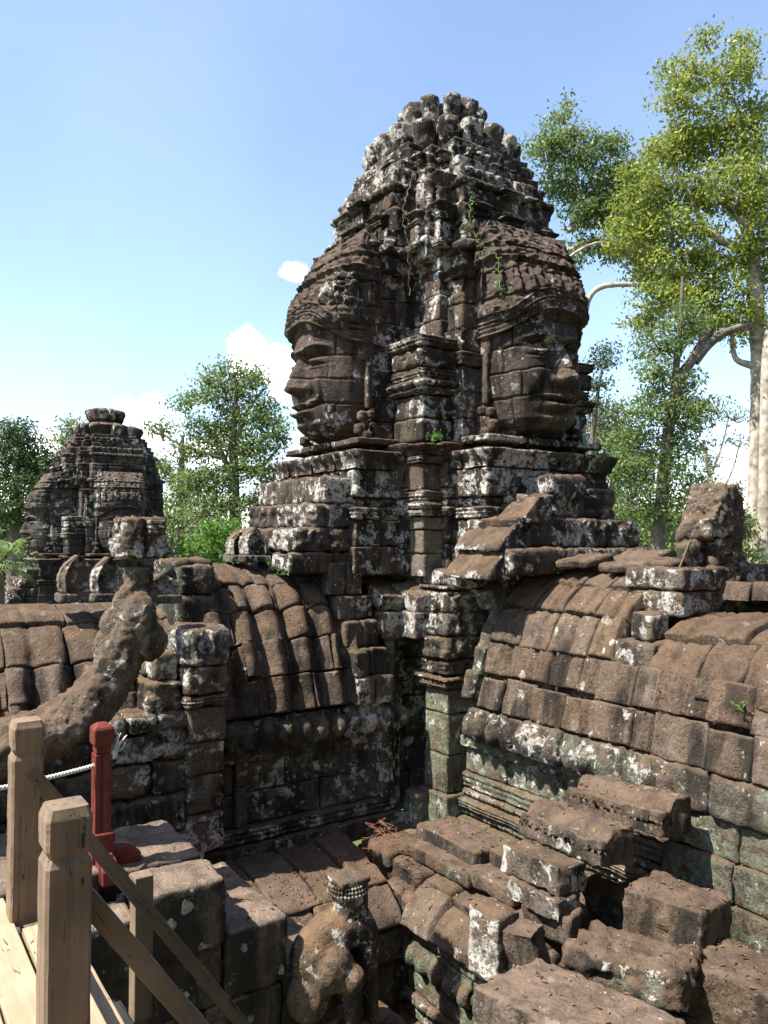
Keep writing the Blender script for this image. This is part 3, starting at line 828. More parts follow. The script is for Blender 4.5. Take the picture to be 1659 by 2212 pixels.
# corner pilaster with its capital and the blocks it carries
mb = MB(); rng.seed(54)
stack(mb, .85, 1.42, 1.40, 1.86, -3.5, [(.40, .06, None), (.46, .0, None), (.50, .0, None), (.30, .0, None)], blk=.8)
mb.build('pilaster_shaft', M_GREEN, GR, BR)
mb = MB()
stack(mb, .85, 1.42, 1.40, 1.86, -1.84, [(.09, .04, 'mould'), (.07, .08, 'bead'), (.20, .03, 'rosette'), (.28, .05, 'carve'), (.30, .02, 'carve')], blk=.9, amp=.035, r=.04)
stack(mb, .80, 1.36, 1.38, 1.82, -.92, [(.30, .03, 'figure'), (.05, .07, None)], blk=.9, amp=.035, r=.04)
stack(mb, .7, 1.40, .9, 2.1, -.60, [(.24, -.02, None)], blk=.6, amp=.05, r=.06)
mb.build('pilaster_capital', M_PALE, GR, BR)
mb = MB(); rblk(mb, (1.55, 1.42, -3.35), (.12, .13, .22), .03, .03); mb.build('base_block', M_GREEN, GR, BR)
# hip of blocks where the right roof dies against the tower
mb = MB()
for i in range(6):
    rblk(mb, (1.28 - i * .13, 2.22, -1.75 + i * .27), (.10, .10, .17), .03, .03, rot=eul(0, -.35, 0))
mb.build('roof_verge', M_WALL, GR, BR)

# ------------------------------------------------------------------ lower gallery roofs in the courtyard
HP = [(1.45, -3.98), (1.38, -3.80), (1.18, -3.66), (.75, -3.56), (.1, -3.50)]
HP = [(2.62, -4.02), (2.58, -3.86), (2.35, -3.68), (1.9, -3.55), (1.22, -3.47)]
LG = thing('lower_gallery', tuple(WL([[2.9, 2.0, -5.5]])[0]), 'low half-vaulted slab roof along the foot of the dark left wall', 'gallery')
mb = MB(); vault(mb, 'q', 2.62, 5.2, HP, (0, .28, 1.0), ribs=1, rib_fn=lambda l, t: rib_right(l, t) * .35, blk=(.34, .62), seed=61, amp=.035, lift=.035)
mb.build('roof', M_ROOF, LG, LG.location)
mb = MB(); stack(mb, 2.0, 5.2, 2.0, 2.55, -6.2, [(.45, 0, None)] * 4 + [(.34, .06, None)], blk=.55, amp=.04); mb.build('wall', M_WALL, LG, LG.location)
RG = thing('lower_gallery', tuple(WL([[2.0, 3.6, -5.5]])[0]), 'low half-vaulted roof above a carved wall with lotus knobs, mid courtyard', 'gallery')
mb = MB(); vault(mb, 'p', 2.62, 4.15, HP, (0, .30, .62, 1.0), ribs=1, rib_fn=lambda l, t: rib_right(l, t) * .35, blk=(.40, .70), seed=62, amp=.035, lift=.035)
rblk(mb, (1.75, 2.15, -3.72), (.62, .42, .14), .05, .04); rblk(mb, (2.0, 1.75, -3.62), (.40, .3, .1), .05, .04); rblk(mb, (2.25, 2.42, -3.86), (.3, .28, .12), .05, .04)
mb.build('roof', M_ROOF, RG, RG.location)
mb = MB(); stack(mb, 1.9, 2.48, 2.62, 6.4, -6.76, [(.5, 0, None)] * 2 + [(.16, .05, 'bead'), (.20, .02, 'rosette'), (.10, .08, 'bead'), (.22, .04, None), (.11, .09, 'mould'), (.16, .05, None), (.12, .09, 'bead'), (.22, .05, None), (.30, .08, 'knob'), (.12, .04, None)], blk=.9, amp=.03)
mb.build('carved_wall', M_GREEN, RG, RG.location)
mb = MB(); rng.seed(64)
for i in range(4):
    for j in range(4):
        q, p = 1.36 + i * .36, 1.36 + j * .36; m_ = max(i, j) / 3.0
        rblk(mb, (q + rng.uniform(-.02, .02), p + rng.uniform(-.02, .02), -3.62 - .44 * m_ ** 1.6), (.185, .185, .16), .03, .045, rot=eul(-.35 * (j / 3.0) ** 2 + rng.uniform(-.05, .05), .35 * (i / 3.0) ** 2 + rng.uniform(-.05, .05), rng.uniform(-.1, .1)), sp=.045)
stack(mb, 1.3, 2.55, 1.3, 2.55, -6.2, [(.5, 0, None)] * 4, blk=.6)
mb.build('roof_corner', M_ROOF, RG, RG.location)
# moulded ledge between main wall and lower roof
mb = MB(); rng.seed(63)
for (q, p, z, hq, hp, hz) in ((1.75, 2.55, -3.36, .26, .52, .09), (2.0, 2.62, -3.50, .20, .55, .08), (1.62, 3.45, -3.34, .22, .36, .09), (1.95, 3.4, -3.48, .18, .36, .08)):
    rblk(mb, (q, p, z), (hq, hp, hz), .03, .03, style=None)
stack(mb, 1.5, 2.0, 2.1, 3.8, -3.52, [(.05, .02, 'bead')], blk=.9)
mb.build('ledge', M_LOOSE, RG, RG.location)

# ------------------------------------------------------------------ fallen blocks
def loose(name, label, c, h, rz=0, rx=0, ry=0, r=.03, amp=.045, mat=None, deform=None, cat='stone block', group='fallen stone blocks in the courtyard', sp=.04, extra=None):
    w = WL([np.asarray(c, float)])[0]; w[2] -= h[2]
    mb = MB(); rblk(mb, c, h, r, amp, None, sp, None, eul(rx, ry, rz), deform)
    if extra: extra(mb)
    o = mb.build(name, mat or M_LOOSE, None, tuple(w), freq=3.4); return tag(o, label, cat, group)

def step_top(k, dx, dz, ax=0):
    def f(v):
        v = v.copy(); top = v[:, 2] > 0
        e = sstep(v[:, ax] * k, dx - .04, dx + .02)
        v[:, 2] = np.where(top, v[:, 2] - e * dz, v[:, 2]); return v
    return f
rng.seed(71)
c = at(1355, 1735, 7.0); loose('fallen_block', 'long brown moulded block, highest and farthest of the heap beside the right wall', c, (.21, .50, .15), .03, .05, -.10, deform=step_top(1, .06, .10), r=.016)
c = at(1242, 1795, 7.0); loose('fallen_block', 'brown stepped block lying second from the top of the heap, above the dark hollow', c, (.21, .48, .15), -.03, .03, -.12, deform=step_top(1, .10, .09), r=.016)
c = at(1172, 1872, 6.85); loose('fallen_block', 'third block of the heap, a narrow slab with white lichen on its near edge', c, (.17, .34, .12), 0, .02, -.10, mat=M_PALE, r=.014)
c = at(1172, 1935, 6.75); loose('fallen_block', 'thin lichen-spotted slab wedged under the heap of stepped blocks', c, (.15, .30, .09), .05, .02, -.06, mat=M_PALE, r=.014)
c = at(1195, 1985, 6.65); loose('fallen_block', 'pale slab end leaning under the heap beside the holed stone', c, (.10, .24, .11), .15, .1, .15, r=.014)
c = at(1462, 1980, 6.2); loose('fallen_block', 'squared brown block with green-white flanks standing alone in front of the dark hollow', c, (.24, .33, .20), .10, .02, -.03, r=.03)
c = at(1245, 2225, 5.05); loose('fallen_slab', 'big pinkish slab lying nearest, at the bottom of the photo', c, (.36, .56, .17), .14, .05, -.10, r=.035, amp=.035, mat=stone('pink_sandstone', A=(.18, .12, .085), B=(.11, .074, .053), dark=.3, white=.3, top=(.21, .145, .105), spots=.4))
c = at(1068, 2030, 6.5); loose('fallen_block', 'upright block with a bright white lichen face at the end of the lower roof', c, (.14, .17, .26), .06, 0, 0, r=.02, mat=stone('white_lichen_stone', A=(.16, .11, .075), B=(.10, .07, .05), dark=.25, white=.88, spots=.9))
c = at(1122, 2050, 6.35); loose('fallen_block', 'grey slab pierced by two small holes, leaning beside the white-faced block', c, (.10, .20, .20), .3, .1, .2, r=.014)
c = at(1370, 2085, 5.7); loose('fallen_block', 'rough pitted lump of carved stone behind the big pinkish slab', c, (.28, .42, .13), .3, .06, -.08, r=.05, amp=.075, sp=.035)
c = at(1645, 2160, 5.5); loose('fallen_block', 'brown block cut by the right edge of the photo near the bottom', c, (.30, .40, .20), .1, 0, -.05, r=.04)
c = at(1330, 1960, 7.1); loose('fallen_block', 'shaded grey block leaning inside the dark hollow', c, (.12, .25, .2), .2, .1, .3, mat=M_WALL)
# terrace the heap lies on
mb = MB(); rng.seed(72)
for i in range(150):
    q, p = rng.uniform(1.25, 2.5), rng.uniform(4.3, 7.6)
    hol = math.exp(-((q - 1.75) / .45) ** 2 - ((p - 4.95) / .5) ** 2)
    z = -3.36 - .45 * hol + rng.uniform(-.04, .04)
    rblk(mb, (q, p, z - .25), (rng.uniform(.14, .30), rng.uniform(.14, .32), .27), .04, .07, rot=eul(rng.uniform(-.12, .12), rng.uniform(-.12, .12), rng.uniform(-.6, .6)), sp=.06)
o = mb.build('rubble', M_LOOSE, None, tuple(WL([[2, 5.2, -4]])[0])); tag(o, 'uneven rubble terrace of half buried stones under the fallen blocks at lower right', 'rubble', None, 'stuff')

# ------------------------------------------------------------------ terrace steps on the left
ST = thing('stone_steps', tuple(WL([[5.4, 3.2, -5.5]])[0]), 'flight of big stone blocks descending to the right below the red rope post', 'steps')
rng.seed(81)
for (q0, q1, p0, p1, zt, h) in ((5.12, 5.75, 3.45, 3.92, -2.48, .50), (5.12, 5.9, 2.5, 3.44, -2.46, .50), (5.76, 6.5, 3.5, 3.88, -2.62, .42), (4.60, 5.11, 3.42, 3.90, -2.90, .50), (4.60, 5.11, 2.6, 3.41, -2.92, .5),
                                (5.9, 7.6, 2.3, 3.48, -2.40, .5), (6.5, 7.6, 3.5, 3.9, -2.5, .5)):
    mb = MB(); rblk(mb, ((q0 + q1) / 2, (p0 + p1) / 2, zt - h / 2), ((q1 - q0) / 2, (p1 - p0) / 2, h / 2), .04, .03, sp=.05)
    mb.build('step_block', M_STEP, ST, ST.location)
mb = MB()
stack(mb, 4.62, 7.6, 2.6, 3.84, -5.4, [(.50, 0, None)] * 3 + [(.46, .0, None)], blk=.6, amp=.035)
stack(mb, 5.14, 7.6, 2.6, 3.86, -3.42, [(.46, .0, None)], blk=.6, amp=.035)
stack(mb, 4.1, 4.62, 2.7, 3.84, -5.4, [(.50, 0, None)] * 4, blk=.6, amp=.035)
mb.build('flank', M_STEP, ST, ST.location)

# headless lion
c = at(752, 1908, 6.55)
LI = thing('lion_statue', tuple(WL([[c[0], c[1], c[2] - 1.2]])[0]), 'headless seated stone lion with a beaded collar and white lichen on its chest', 'statue')
mb = MB()
def lb(dq, dp, dz, r, rot=None): blob(mb, (c[0] + dq * .88, c[1] + dp * .88, c[2] + dz * .9), tuple(x * .9 for x in r), rot, WL)
# chest faces -q / +p ; back to +q
lb(-.02, 0, -.16, (.175, .165, .22)); lb(.0, 0, -.04, (.17, .155, .09)); lb(-.05, 0, -.38, (.195, .185, .22)); lb(.16, 0, -.40, (.27, .20, .20)); lb(.36, 0, -.56, (.22, .21, .28)); lb(.42, 0, -.85, (.2, .22, .25))
lb(.26, .18, -.62, (.20, .14, .20)); lb(.12, .25, -.72, (.14, .12, .13)); lb(.10, .26, -.95, (.085, .085, .25)); lb(.30, -.18, -.7, (.22, .13, .22))
for sd in (-1, 1):
    lb(-.15, .12 * sd, -.58, (.105, .09, .32)); lb(-.17, .12 * sd, -.98, (.085, .08, .28)); lb(-.23, .12 * sd, -1.2, (.15, .09, .07)); lb(.12, .27 * sd, -1.16, (.2, .09, .08))
o = mb.build('torso', stone('lion_sandstone', A=(.15, .098, .058), B=(.09, .06, .04), dark=.3, white=.66, spots=.8, top=(.22, .14, .085)), LI, LI.location); fuse(o, .022, 3, .03, .12)
mb = MB(); rblk(mb, (c[0], c[1], c[2] + .045), (.142, .132, .026), .02, .02, sp=.03)
mb.build('neck_cut', M_LOOSE, LI, LI.location)
mb = MB()
for ring in range(3):
    for i in range(34):
        a = 2 * math.pi * i / 34; rr = .150 + .007 * ring
        blob(mb, (c[0] + rr * math.cos(a), c[1] + rr * .93 * math.sin(a), c[2] + .012 - ring * .03), (.014, .014, .015), None, WL, 8)
mb.build('beaded_collar', M_PALE, LI, LI.location)
mb = MB(); stack(mb, c[0] - .5, c[0] + .7, c[1] - .4, c[1] + .5, c[2] - 2.2, [(.5, 0, None), (.5, 0, None)], blk=.6)
mb.build('pedestal', M_WALL, LI, LI.location)

# ------------------------------------------------------------------ naga gable arch and the finials
NG = thing('naga_arch', tuple(PX(150, 1640, 6.3)), 'thick sweeping serpent-like arch stone mottled with lichen, rising behind the wooden posts', 'sculpture')
pts = [PX(-700, 1700, 5.9), PX(-330, 1665, 6.0), PX(-40, 1625, 6.2), PX(80, 1590, 6.3), PX(180, 1535, 6.4), PX(245, 1455, 6.5), PX(280, 1370, 6.55), PX(300, 1290, 6.6), PX(300, 1225, 6.6)]
sp_ = spline(pts, 60); tt = np.linspace(0, 1, 60)
mb = MB()
tube(mb, sp_, np.interp(tt, [0, .3, .55, .75, .9, 1], [.29, .28, .25, .22, .165, .15]), 26, .06, 3, flat=.8)
V = mb.V[0].reshape(60, 26, 3); 
th = np.linspace(0, 2 * math.pi, 26, endpoint=False)
ctr = sp_[:, None, :]; k = 1 + .10 * np.sin(th[None, :] * 6 + 5 * tt[:, None])[:, :, None] * (.5 + .5 * np.sin(tt * 7 + 1))[:, None, None]
mb.V[0] = (ctr + (V - ctr) * k).reshape(-1, 3)
for (x, y, Y, s) in ((238, 1440, 6.45, .13), (232, 1395, 6.5, .12), (250, 1350, 6.5, .13), (300, 1330, 6.45, .15), (322, 1385, 6.5, .14), (270, 1300, 6.5, .1)):
    blob(mb, PX(x, y, Y), (s, s * .8, s * 1.2))
o = mb.build('body', stone('naga_sandstone', A=(.15, .108, .070), B=(.085, .062, .043), dark=.40, white=.52, spots=.8), NG, NG.location, freq=4); fuse(o, .02, 1, .05, .05)
mb = MB(); c = at(300, 1162, 6.6)
def nd(v):
    v = v.copy(); g = np.abs(np.sin(v[:, 0] * 15 + .4)); fr = sstep(v[:, 1], .02, .1)
    v[:, 1] -= .09 * (1 - g) ** 2 * fr * sstep(.20 - np.abs(v[:, 2] - .02), 0, .1); v[:, 0] *= 1 + .10 * (v[:, 2] < 0) ; return v
rblk(mb, c, (.19, .15, .165), .03, .05, sp=.022, deform=nd)
for i, z in enumerate((.13, .09, .05)):
    rblk(mb, (c[0] - .10, c[1] + .14, c[2] + z), (.07, .05, .02), .012, .01, sp=.03)
mb.build('carved_head_block', M_PALE, NG, NG.location, freq=5)

M_LEAF = stone('antefix_stone', A=(.15, .11, .075), B=(.08, .057, .04), dark=.3, white=.95, spots=.9)
def antefix(x, y, Y, w, h, label, lean=0.0, name='antefix'):
    """pointed leaf-shaped roof finial with a sunk niche"""
    c = at(x, y, Y); base = WL([c])[0]
    T = thing(name, tuple(base), label, 'finial')
    n = 26; v = np.linspace(0, 1, n); s = np.linspace(-1, 1, 27)
    half = w * np.interp(v, [0, .1, .45, .7, .85, 1], [.80, .95, 1, .78, .45, .06])
    half = half * (1 + .05 * np.abs(np.sin(v * 22)))
    Vv, Ss = np.meshgrid(v, s, indexing='ij')
    U = half[:, None] * Ss; inn = (np.abs(Ss) < .62) & (Vv < .72 - .35 * Ss ** 2 * .6)
    rim = np.exp(-((np.abs(Ss) - .68) / .10) ** 2) * (Vv < .8)
    D = .10 * (1 - .4 * Ss ** 4) - .055 * inn + .035 * rim + .02 * np.cos(Ss * 26) * (Vv > .72)
    mb = MB()
    def put(sgn):
        p = np.stack([c[0] + U.ravel(), c[1] + sgn * D.ravel() + lean * Vv.ravel(), c[2] + h * Vv.ravel()], 1)
        mb.add(WL(p), gridF(n, 27), np.tile(PH * sgn, (p.shape[0], 1)), .02, 5)
    put(1); put(-1)
    for sd in (0, 26):
        a = np.stack([c[0] + U[:, sd], c[1] + D[:, sd], c[2] + h * v], 1); b = a.copy(); b[:, 1] = c[1] - D[:, sd]
        a[:, 1] += lean * v; b[:, 1] += lean * v
        mb.add(WL(np.concatenate([a, b])), np.stack([np.arange(n - 1), np.arange(1, n), n + np.arange(1, n), n + np.arange(n - 1)], 1))
    mb.build('leaf', M_LEAF, T, T.location, freq=6)
    mb = MB(); rblk(mb, (c[0], c[1], c[2] - .04), (w * 1.05, .15, .05), .02, .02); mb.build('foot', M_WALL, T, T.location)
antefix(165, 1282, 8.6, .19, .42, 'pointed antefix with a pale sunk niche on the roof ridge, left of the serpent arch')
antefix(231, 1282, 8.6, .17, .40, 'antefix with a rounded niche close against the serpent arch')
antefix(548, 1200, 9.9, .17, .36, 'antefix with a pale oval panel leaning beside the tower foot', -.05)
antefix(512, 1200, 10.0, .13, .30, 'small curled antefix at the far left of the tower foot')
antefix(345, 1285, 8.1, .18, .22, 'worn low antefix on the gable right of the serpent arch')

# finial on the right roof: a leaning naga-headed stone
c = at(1540, 1285, 8.4)
RS = thing('ridge_finial', tuple(WL([c])[0]), 'broken finial with a slanting top block, on the right roof before pale trunks', 'finial')
mb = MB()
def fd(v):
    v = v.copy(); v[:, 0] += 0; v[:, 1] *= 1; v[:, 0] += .0
    e = sstep(v[:, 2], -.25, .3); v[:, 0] = np.where(v[:, 0] > 0, v[:, 0] * (1 - .80 * e), v[:, 0]); return v
rblk(mb, (c[0] + .02, c[1], c[2] + .88), (.30, .20, .28), .04, .10, sp=.025, deform=fd)
rblk(mb, (c[0] - .27, c[1], c[2] + .85), (.07, .17, .22), .04, .05, sp=.04)
mb.build('top_block', M_LEAF, RS, RS.location, freq=4)
mb = MB()
rblk(mb, (c[0] - .08, c[1], c[2] + .42), (.22, .19, .19), .04, .09, sp=.03, style='carve'); rblk(mb, (c[0] - .12, c[1], c[2] + .12), (.24, .22, .18), .04, .09, sp=.03, style='carve')
rblk(mb, (c[0] + .10, c[1] + .1, c[2] + .16), (.07, .07, .26), .05, .03, sp=.03, rot=eul(0, .25, 0))
mb.build('neck_block', M_PALE, RS, RS.location, freq=4)
mb = MB(); rblk(mb, (c[0] + .28, c[1] - .05, c[2] + .28), (.09, .12, .30), .05, .06, sp=.04, rot=eul(0, .35, 0)); mb.build('wing_block', M_PALE, RS, RS.location, freq=5)
m_, nt_, b_ = new_mat('dry_wood'); b_.inputs['Base Color'].default_value = (.12, .085, .055, 1)
mb = MB(); tube(mb, [PX(1492, 1165, 8.15), PX(1470, 1222, 8.1), PX(1437, 1280, 8.0)], [.010, .012, .011], 6)
tag(mb.build('dry_stick', m_, None, tuple(PX(1437, 1280, 8.0))), 'thin dry stick leaning against the finial on the right roof', 'stick')

# ------------------------------------------------------------------ far tower on the left
FS, FT = 0.98, PX(226, 1200, 30.5)
FT[2] = -0.0
def WF(a):
    a = np.asarray(a, float) * np.array([1.14, 1.14, 1.04]); return a @ ROT + np.array([FT[0], FT[1], -1.87])
T2 = thing('stone_face_tower', tuple(WF([[0, 0, -.45]])[0]), 'smaller grey face tower with a collapsed crown, far off at the left edge', 'tower')
tower(T2, WF, (M_FAR, M_FAR, M_FAR, M_FAR, M_FAR), sp=.14, ruin=True, seed=17)
mb = MB(); rng.seed(18)
stack(mb, -3.4, 3.4, -3.4, 3.4, -3.5, [(.5, 0, None), (.5, -.1, None), (.5, -.1, 'carve'), (.5, .0, 'cyma'), (.4, -.3, None)], blk=.8, frame=WF, sp=.2)
mb.build('base', M_FAR, T2, T2.location)

# ------------------------------------------------------------------ wooden stair
def wood(name, A, B, rough=.75, gs=1.0):
    m, nt, b = new_mat(name); L = nt.links.new
    tc = NT(nt, 'ShaderNodeTexCoord'); g = NT(nt, 'ShaderNodeNewGeometry')
    oi = NT(nt, 'ShaderNodeObjectInfo')
    off = NT(nt, 'ShaderNodeVectorMath', operation='SCALE'); off.inputs[0].default_value = (3.1, 7.7, 5.3); L(oi.outputs['Random'], off.inputs['Scale'])
    ad = NT(nt, 'ShaderNodeVectorMath', operation='ADD'); L(tc.outputs['Object'], ad.inputs[0]); L(off.outputs[0], ad.inputs[1])
    mp = NT(nt, 'ShaderNodeMapping'); mp.inputs['Scale'].default_value = (1.6 * gs, 34 * gs, 34 * gs); L(ad.outputs[0], mp.inputs['Vector'])
    n = NT(nt, 'ShaderNodeTexNoise'); n.inputs['Scale'].default_value = 1; n.inputs['Detail'].default_value = 6; n.inputs['Distortion'].default_value = .6; L(mp.outputs[0], n.inputs['Vector'])
    n2 = NT(nt, 'ShaderNodeTexNoise'); n2.inputs['Scale'].default_value = 3.5; n2.inputs['Detail'].default_value = 5; L(ad.outputs[0], n2.inputs['Vector'])
    r = NT(nt, 'ShaderNodeMapRange'); r.inputs['From Min'].default_value = .3; r.inputs['From Max'].default_value = .7; L(n.outputs['Fac'], r.inputs['Value'])
    mx = NT(nt, 'ShaderNodeMix', data_type='RGBA'); mx.inputs['A'].default_value = (*A, 1); mx.inputs['B'].default_value = (*B, 1); L(r.outputs[0], mx.inputs['Factor'])
    # drying cracks and weather stains along the grain
    mp2 = NT(nt, 'ShaderNodeMapping'); mp2.inputs['Scale'].default_value = (.9 * gs, 22 * gs, 22 * gs); L(ad.outputs[0], mp2.inputs['Vector'])
    n3 = NT(nt, 'ShaderNodeTexNoise'); n3.inputs['Scale'].default_value = 1; n3.inputs['Detail'].default_value = 2; n3.inputs['Distortion'].default_value = 1.2; L(mp2.outputs[0], n3.inputs['Vector'])
    ck = NT(nt, 'ShaderNodeMath', operation='COMPARE'); ck.inputs[1].default_value = .56; ck.inputs[2].default_value = .006; L(n3.outputs['Fac'], ck.inputs[0])
    mk = NT(nt, 'ShaderNodeMix', data_type='RGBA'); mk.inputs['B'].default_value = (*[x * .25 for x in A], 1); L(ck.outputs[0], mk.inputs['Factor']); L(mx.outputs['Result'], mk.inputs['A'])
    hs = NT(nt, 'ShaderNodeHueSaturation'); L(mk.outputs['Result'], hs.inputs['Color'])
    r2 = NT(nt, 'ShaderNodeMapRange'); r2.inputs['From Min'].default_value = .3; r2.inputs['From Max'].default_value = .7; r2.inputs['To Min'].default_value = .68; r2.inputs['To Max'].default_value = 1.15
    L(n2.outputs['Fac'], r2.inputs['Value']); L(r2.outputs[0], hs.inputs['Value'])
    L(hs.outputs[0], b.inputs['Base Color']); b.inputs['Roughness'].default_value = rough; b.inputs['Specular IOR Level'].default_value = .25
    bp = NT(nt, 'ShaderNodeBump'); bp.inputs['Strength'].default_value = .35; bp.inputs['Distance'].default_value = .004; L(n.outputs['Fac'], bp.inputs['Height']); L(bp.outputs[0], b.inputs['Normal'])
    return m


M_DECK = wood('deck_wood', (.32, .222, .138), (.385, .278, .18))
M_POST = wood('post_wood', (.14, .10, .066), (.20, .143, .095))
M_RAIL = wood('rail_wood', (.12, .085, .055), (.17, .12, .08))
ID = lambda a: np.asarray(a, float)
WS = thing('wooden_staircase', tuple(PX(60, 2212, 2.6)), 'steep new wooden staircase with plank landing, notched posts and dark handrails at lower left', 'staircase')
WSL = np.array(WS.location)


def beam(name, c, u, v, half, mat, r=.006, parent=WS, deform=None, sp=.04, mb_extra=None):
    """timber: centre c, long axis u, second axis v (world), half sizes; grain runs along local x"""
    u = np.asarray(u, float); u = u / np.linalg.norm(u); v = np.asarray(v, float); v = v - u * (v @ u); v /= np.linalg.norm(v); w = np.cross(u, v)
    mb = MB(); rblk(mb, (0, 0, 0), half, r, .002, None, sp, None, None, deform, ID)
    o = mb.build(name, mat, None, (0, 0, 0), freq=9)
    Mx = Matrix(((u[0], v[0], w[0], c[0]), (u[1], v[1], w[1], c[1]), (u[2], v[2], w[2], c[2]), (0, 0, 0, 1)))
    if parent is not None:
        o.parent = parent; o.matrix_local = Matrix.Translation(-Vector(parent.location)) @ Mx
    else:
        o.matrix_world = Mx
    return o


ZU = np.array([0, 0, 1.0])
DZ = -1.60
P1, P2 = PX(52, 1900, 3.42), PX(140, 1900, 2.28)
def post(px, top, bot, name='post'):
    h = (top - bot) / 2
    def df(v):
        v = v.copy(); d = h - v[:, 0]      # distance below the top
        # V-cut ring below the head and a bevelled top
        k = 1 - .17 * np.clip(1 - np.abs(d - .135) / .024, 0, 1) - .16 * np.clip(1 - d / .03, 0, 1)
        v[:, 1] *= k; v[:, 2] *= k; return v
    mb = MB(); n = 90
    xs = np.unique(np.concatenate([np.linspace(-h, h, 60), h - np.linspace(0, .2, 50)]))
    hw = .062
    rg = []
    for x in xs:
        c = .009
        rg.append([(x, a, b) for a, b in ((hw, hw - c), (hw - c, hw), (-hw + c, hw), (-hw, hw - c), (-hw, -hw + c), (-hw + c, -hw), (hw - c, -hw), (hw, -hw + c))])
    V = np.array(rg).reshape(-1, 3); V = df(V)
    m = len(xs); i = np.arange(m - 1)[:, None] * 8; j = np.arange(8)[None, :]; j2 = (j + 1) % 8
    F = np.stack([(i + j).ravel(), (i + j2).ravel(), (i + 8 + j2).ravel(), (i + 8 + j).ravel()], 1)
    D = V.copy(); D[:, 0] = 0; D /= np.linalg.norm(D, axis=1, keepdims=True)
    mb.add(V, F, D, .004, 2); mb.add(np.concatenate([V[-8:], [[h + .004, 0, 0]]]), np.stack([np.arange(8), (np.arange(8) + 1) % 8, np.full(8, 8)], 1))
    o = mb.build(name, M_POST, None, (0, 0, 0), freq=7, smooth=False)
    u, v = ZU, QH; w = np.cross(u, v); c = (px[0], px[1], (top + bot) / 2)
    o.parent = WS; o.matrix_local = Matrix.Translation(-Vector(WS.location)) @ Matrix(((u[0], v[0], w[0], c[0]), (u[1], v[1], w[1], c[1]), (u[2], v[2], w[2], c[2]), (0, 0, 0, 1)))
    return o


post(P1, -.775, DZ - .02); post(P2, -.755, DZ - 1.2)
# landing planks, running along p
q1 = loc_of(P2)[0] - .07
pm = loc_of(P2)[1]
for i, (a, b) in enumerate(((-.0, .135), (.145, .42), (.43, .70), (.71, .99), (1.0, 1.3))):
    p0, p1 = loc_of(P1)[1] - .22, pm + 1.0
    c = WL([[q1 + (a + b) / 2, (p0 + p1) / 2, DZ - .02]])[0]
    beam('landing_plank', c, PH, QH, ((p1 - p0) / 2, (b - a) / 2, .02), M_DECK, .004)
# steep flight going down to the right
for k, (dq, z) in enumerate(((.02, -.0), (.16, -.20), (.30, -.42), (.44, -.64), (.58, -.86), (.72, -1.08))):
    p0, p1 = loc_of(P1)[1] + .12, pm + 1.2
    c = WL([[q1 - .06 - dq, (p0 + p1) / 2, DZ - .02 + z - .004]])[0]
    beam('tread', c, PH, QH, ((p1 - p0) / 2, .066 if k else .060, .018), M_DECK, .004)
dn = WL([[-.145, 0, -.205]])[0] - T0
dn = dn / np.linalg.norm(dn)
def rail(px, z, off, L=2.2, nm='handrail'):
    a = np.array([px[0], px[1], z]) + PH * off
    c = a + dn * (L / 2 + .01)
    beam(nm, c, dn, PH, (L / 2, .022, .030), M_RAIL, .005)
rail(P1, -.97, .04); rail(P2, -.955, -.02)
b = PX(305, 2040, 3.9); beam('support_post', b, ZU, QH, (.34, .045, .045), M_POST, .005)
for off in (0.12, 1.3):
    c = WL([[q1 - .62, loc_of(P1)[1] + off, DZ - 1.02]])[0]; beam('stringer', c, dn, PH, (.75, .03, .09), M_RAIL, .005)
# boards under the landing
beam('bearer', WL([[q1 + .6, loc_of(P1)[1] + .1, DZ - .12]])[0], QH, PH, (.8, .03, .08), M_POST, .005)

# ------------------------------------------------------------------ red rope post
m, nt, b_ = new_mat('red_paint'); M_RED = m
nn = NT(nt, 'ShaderNodeTexNoise'); nn.inputs['Scale'].default_value = 14; nn.inputs['Detail'].default_value = 6
gg = NT(nt, 'ShaderNodeNewGeometry'); nt.links.new(gg.outputs['Position'], nn.inputs['Vector'])
mr = NT(nt, 'ShaderNodeMapRange'); mr.inputs['From Min'].default_value = .35; mr.inputs['From Max'].default_value = .75; nt.links.new(nn.outputs['Fac'], mr.inputs['Value'])
mx = NT(nt, 'ShaderNodeMix', data_type='RGBA'); mx.inputs['A'].default_value = (.105, .022, .016, 1); mx.inputs['B'].default_value = (.15, .042, .031, 1)
nt.links.new(mr.outputs[0], mx.inputs['Factor']); nt.links.new(mx.outputs['Result'], b_.inputs['Base Color']); b_.inputs['Roughness'].default_value = .6
RPc = PX(217, 1850, 6.0); RPz = -2.49
RP = thing('rope_post', (RPc[0], RPc[1], RPz), 'dark red painted post on a four-footed base, holding a white rope', 'post')
rc = loc_of(np.array([RPc[0], RPc[1], RPz]))
tilt = eul(.0, .0, .0)
def rp(name, c, h, **k):
    mb = MB(); rblk(mb, (rc[0] + c[0], rc[1] + c[1], rc[2] + c[2]), h, amp=.002, sp=.02, **k); return mb.build(name, M_RED, RP, RP.location, smooth=('foot' in name))
def grooved(v):
    v = v.copy(); a = np.abs(v[:, 0]); b = np.abs(v[:, 1]); mid = sstep(.40 - np.abs(v[:, 2] - .02), 0, .02)
    v[:, 1] = np.where((a < .012) , v[:, 1] * (1 - .22 * mid), v[:, 1]); v[:, 0] = np.where((b < .012), v[:, 0] * (1 - .22 * mid), v[:, 0]); return v
rp('shaft', (0, 0, .52), (.060, .060, .36), r=.006, deform=grooved)
rp('collar', (0, 0, .915), (.054, .054, .03), r=.006)
def capd(v):
    v = v.copy(); k = 1 - .55 * np.clip((v[:, 2] - .055) / .033, 0, 1) - .22 * np.clip((-v[:, 2] - .06) / .028, 0, 1); v[:, 0] *= k; v[:, 1] *= k; return v
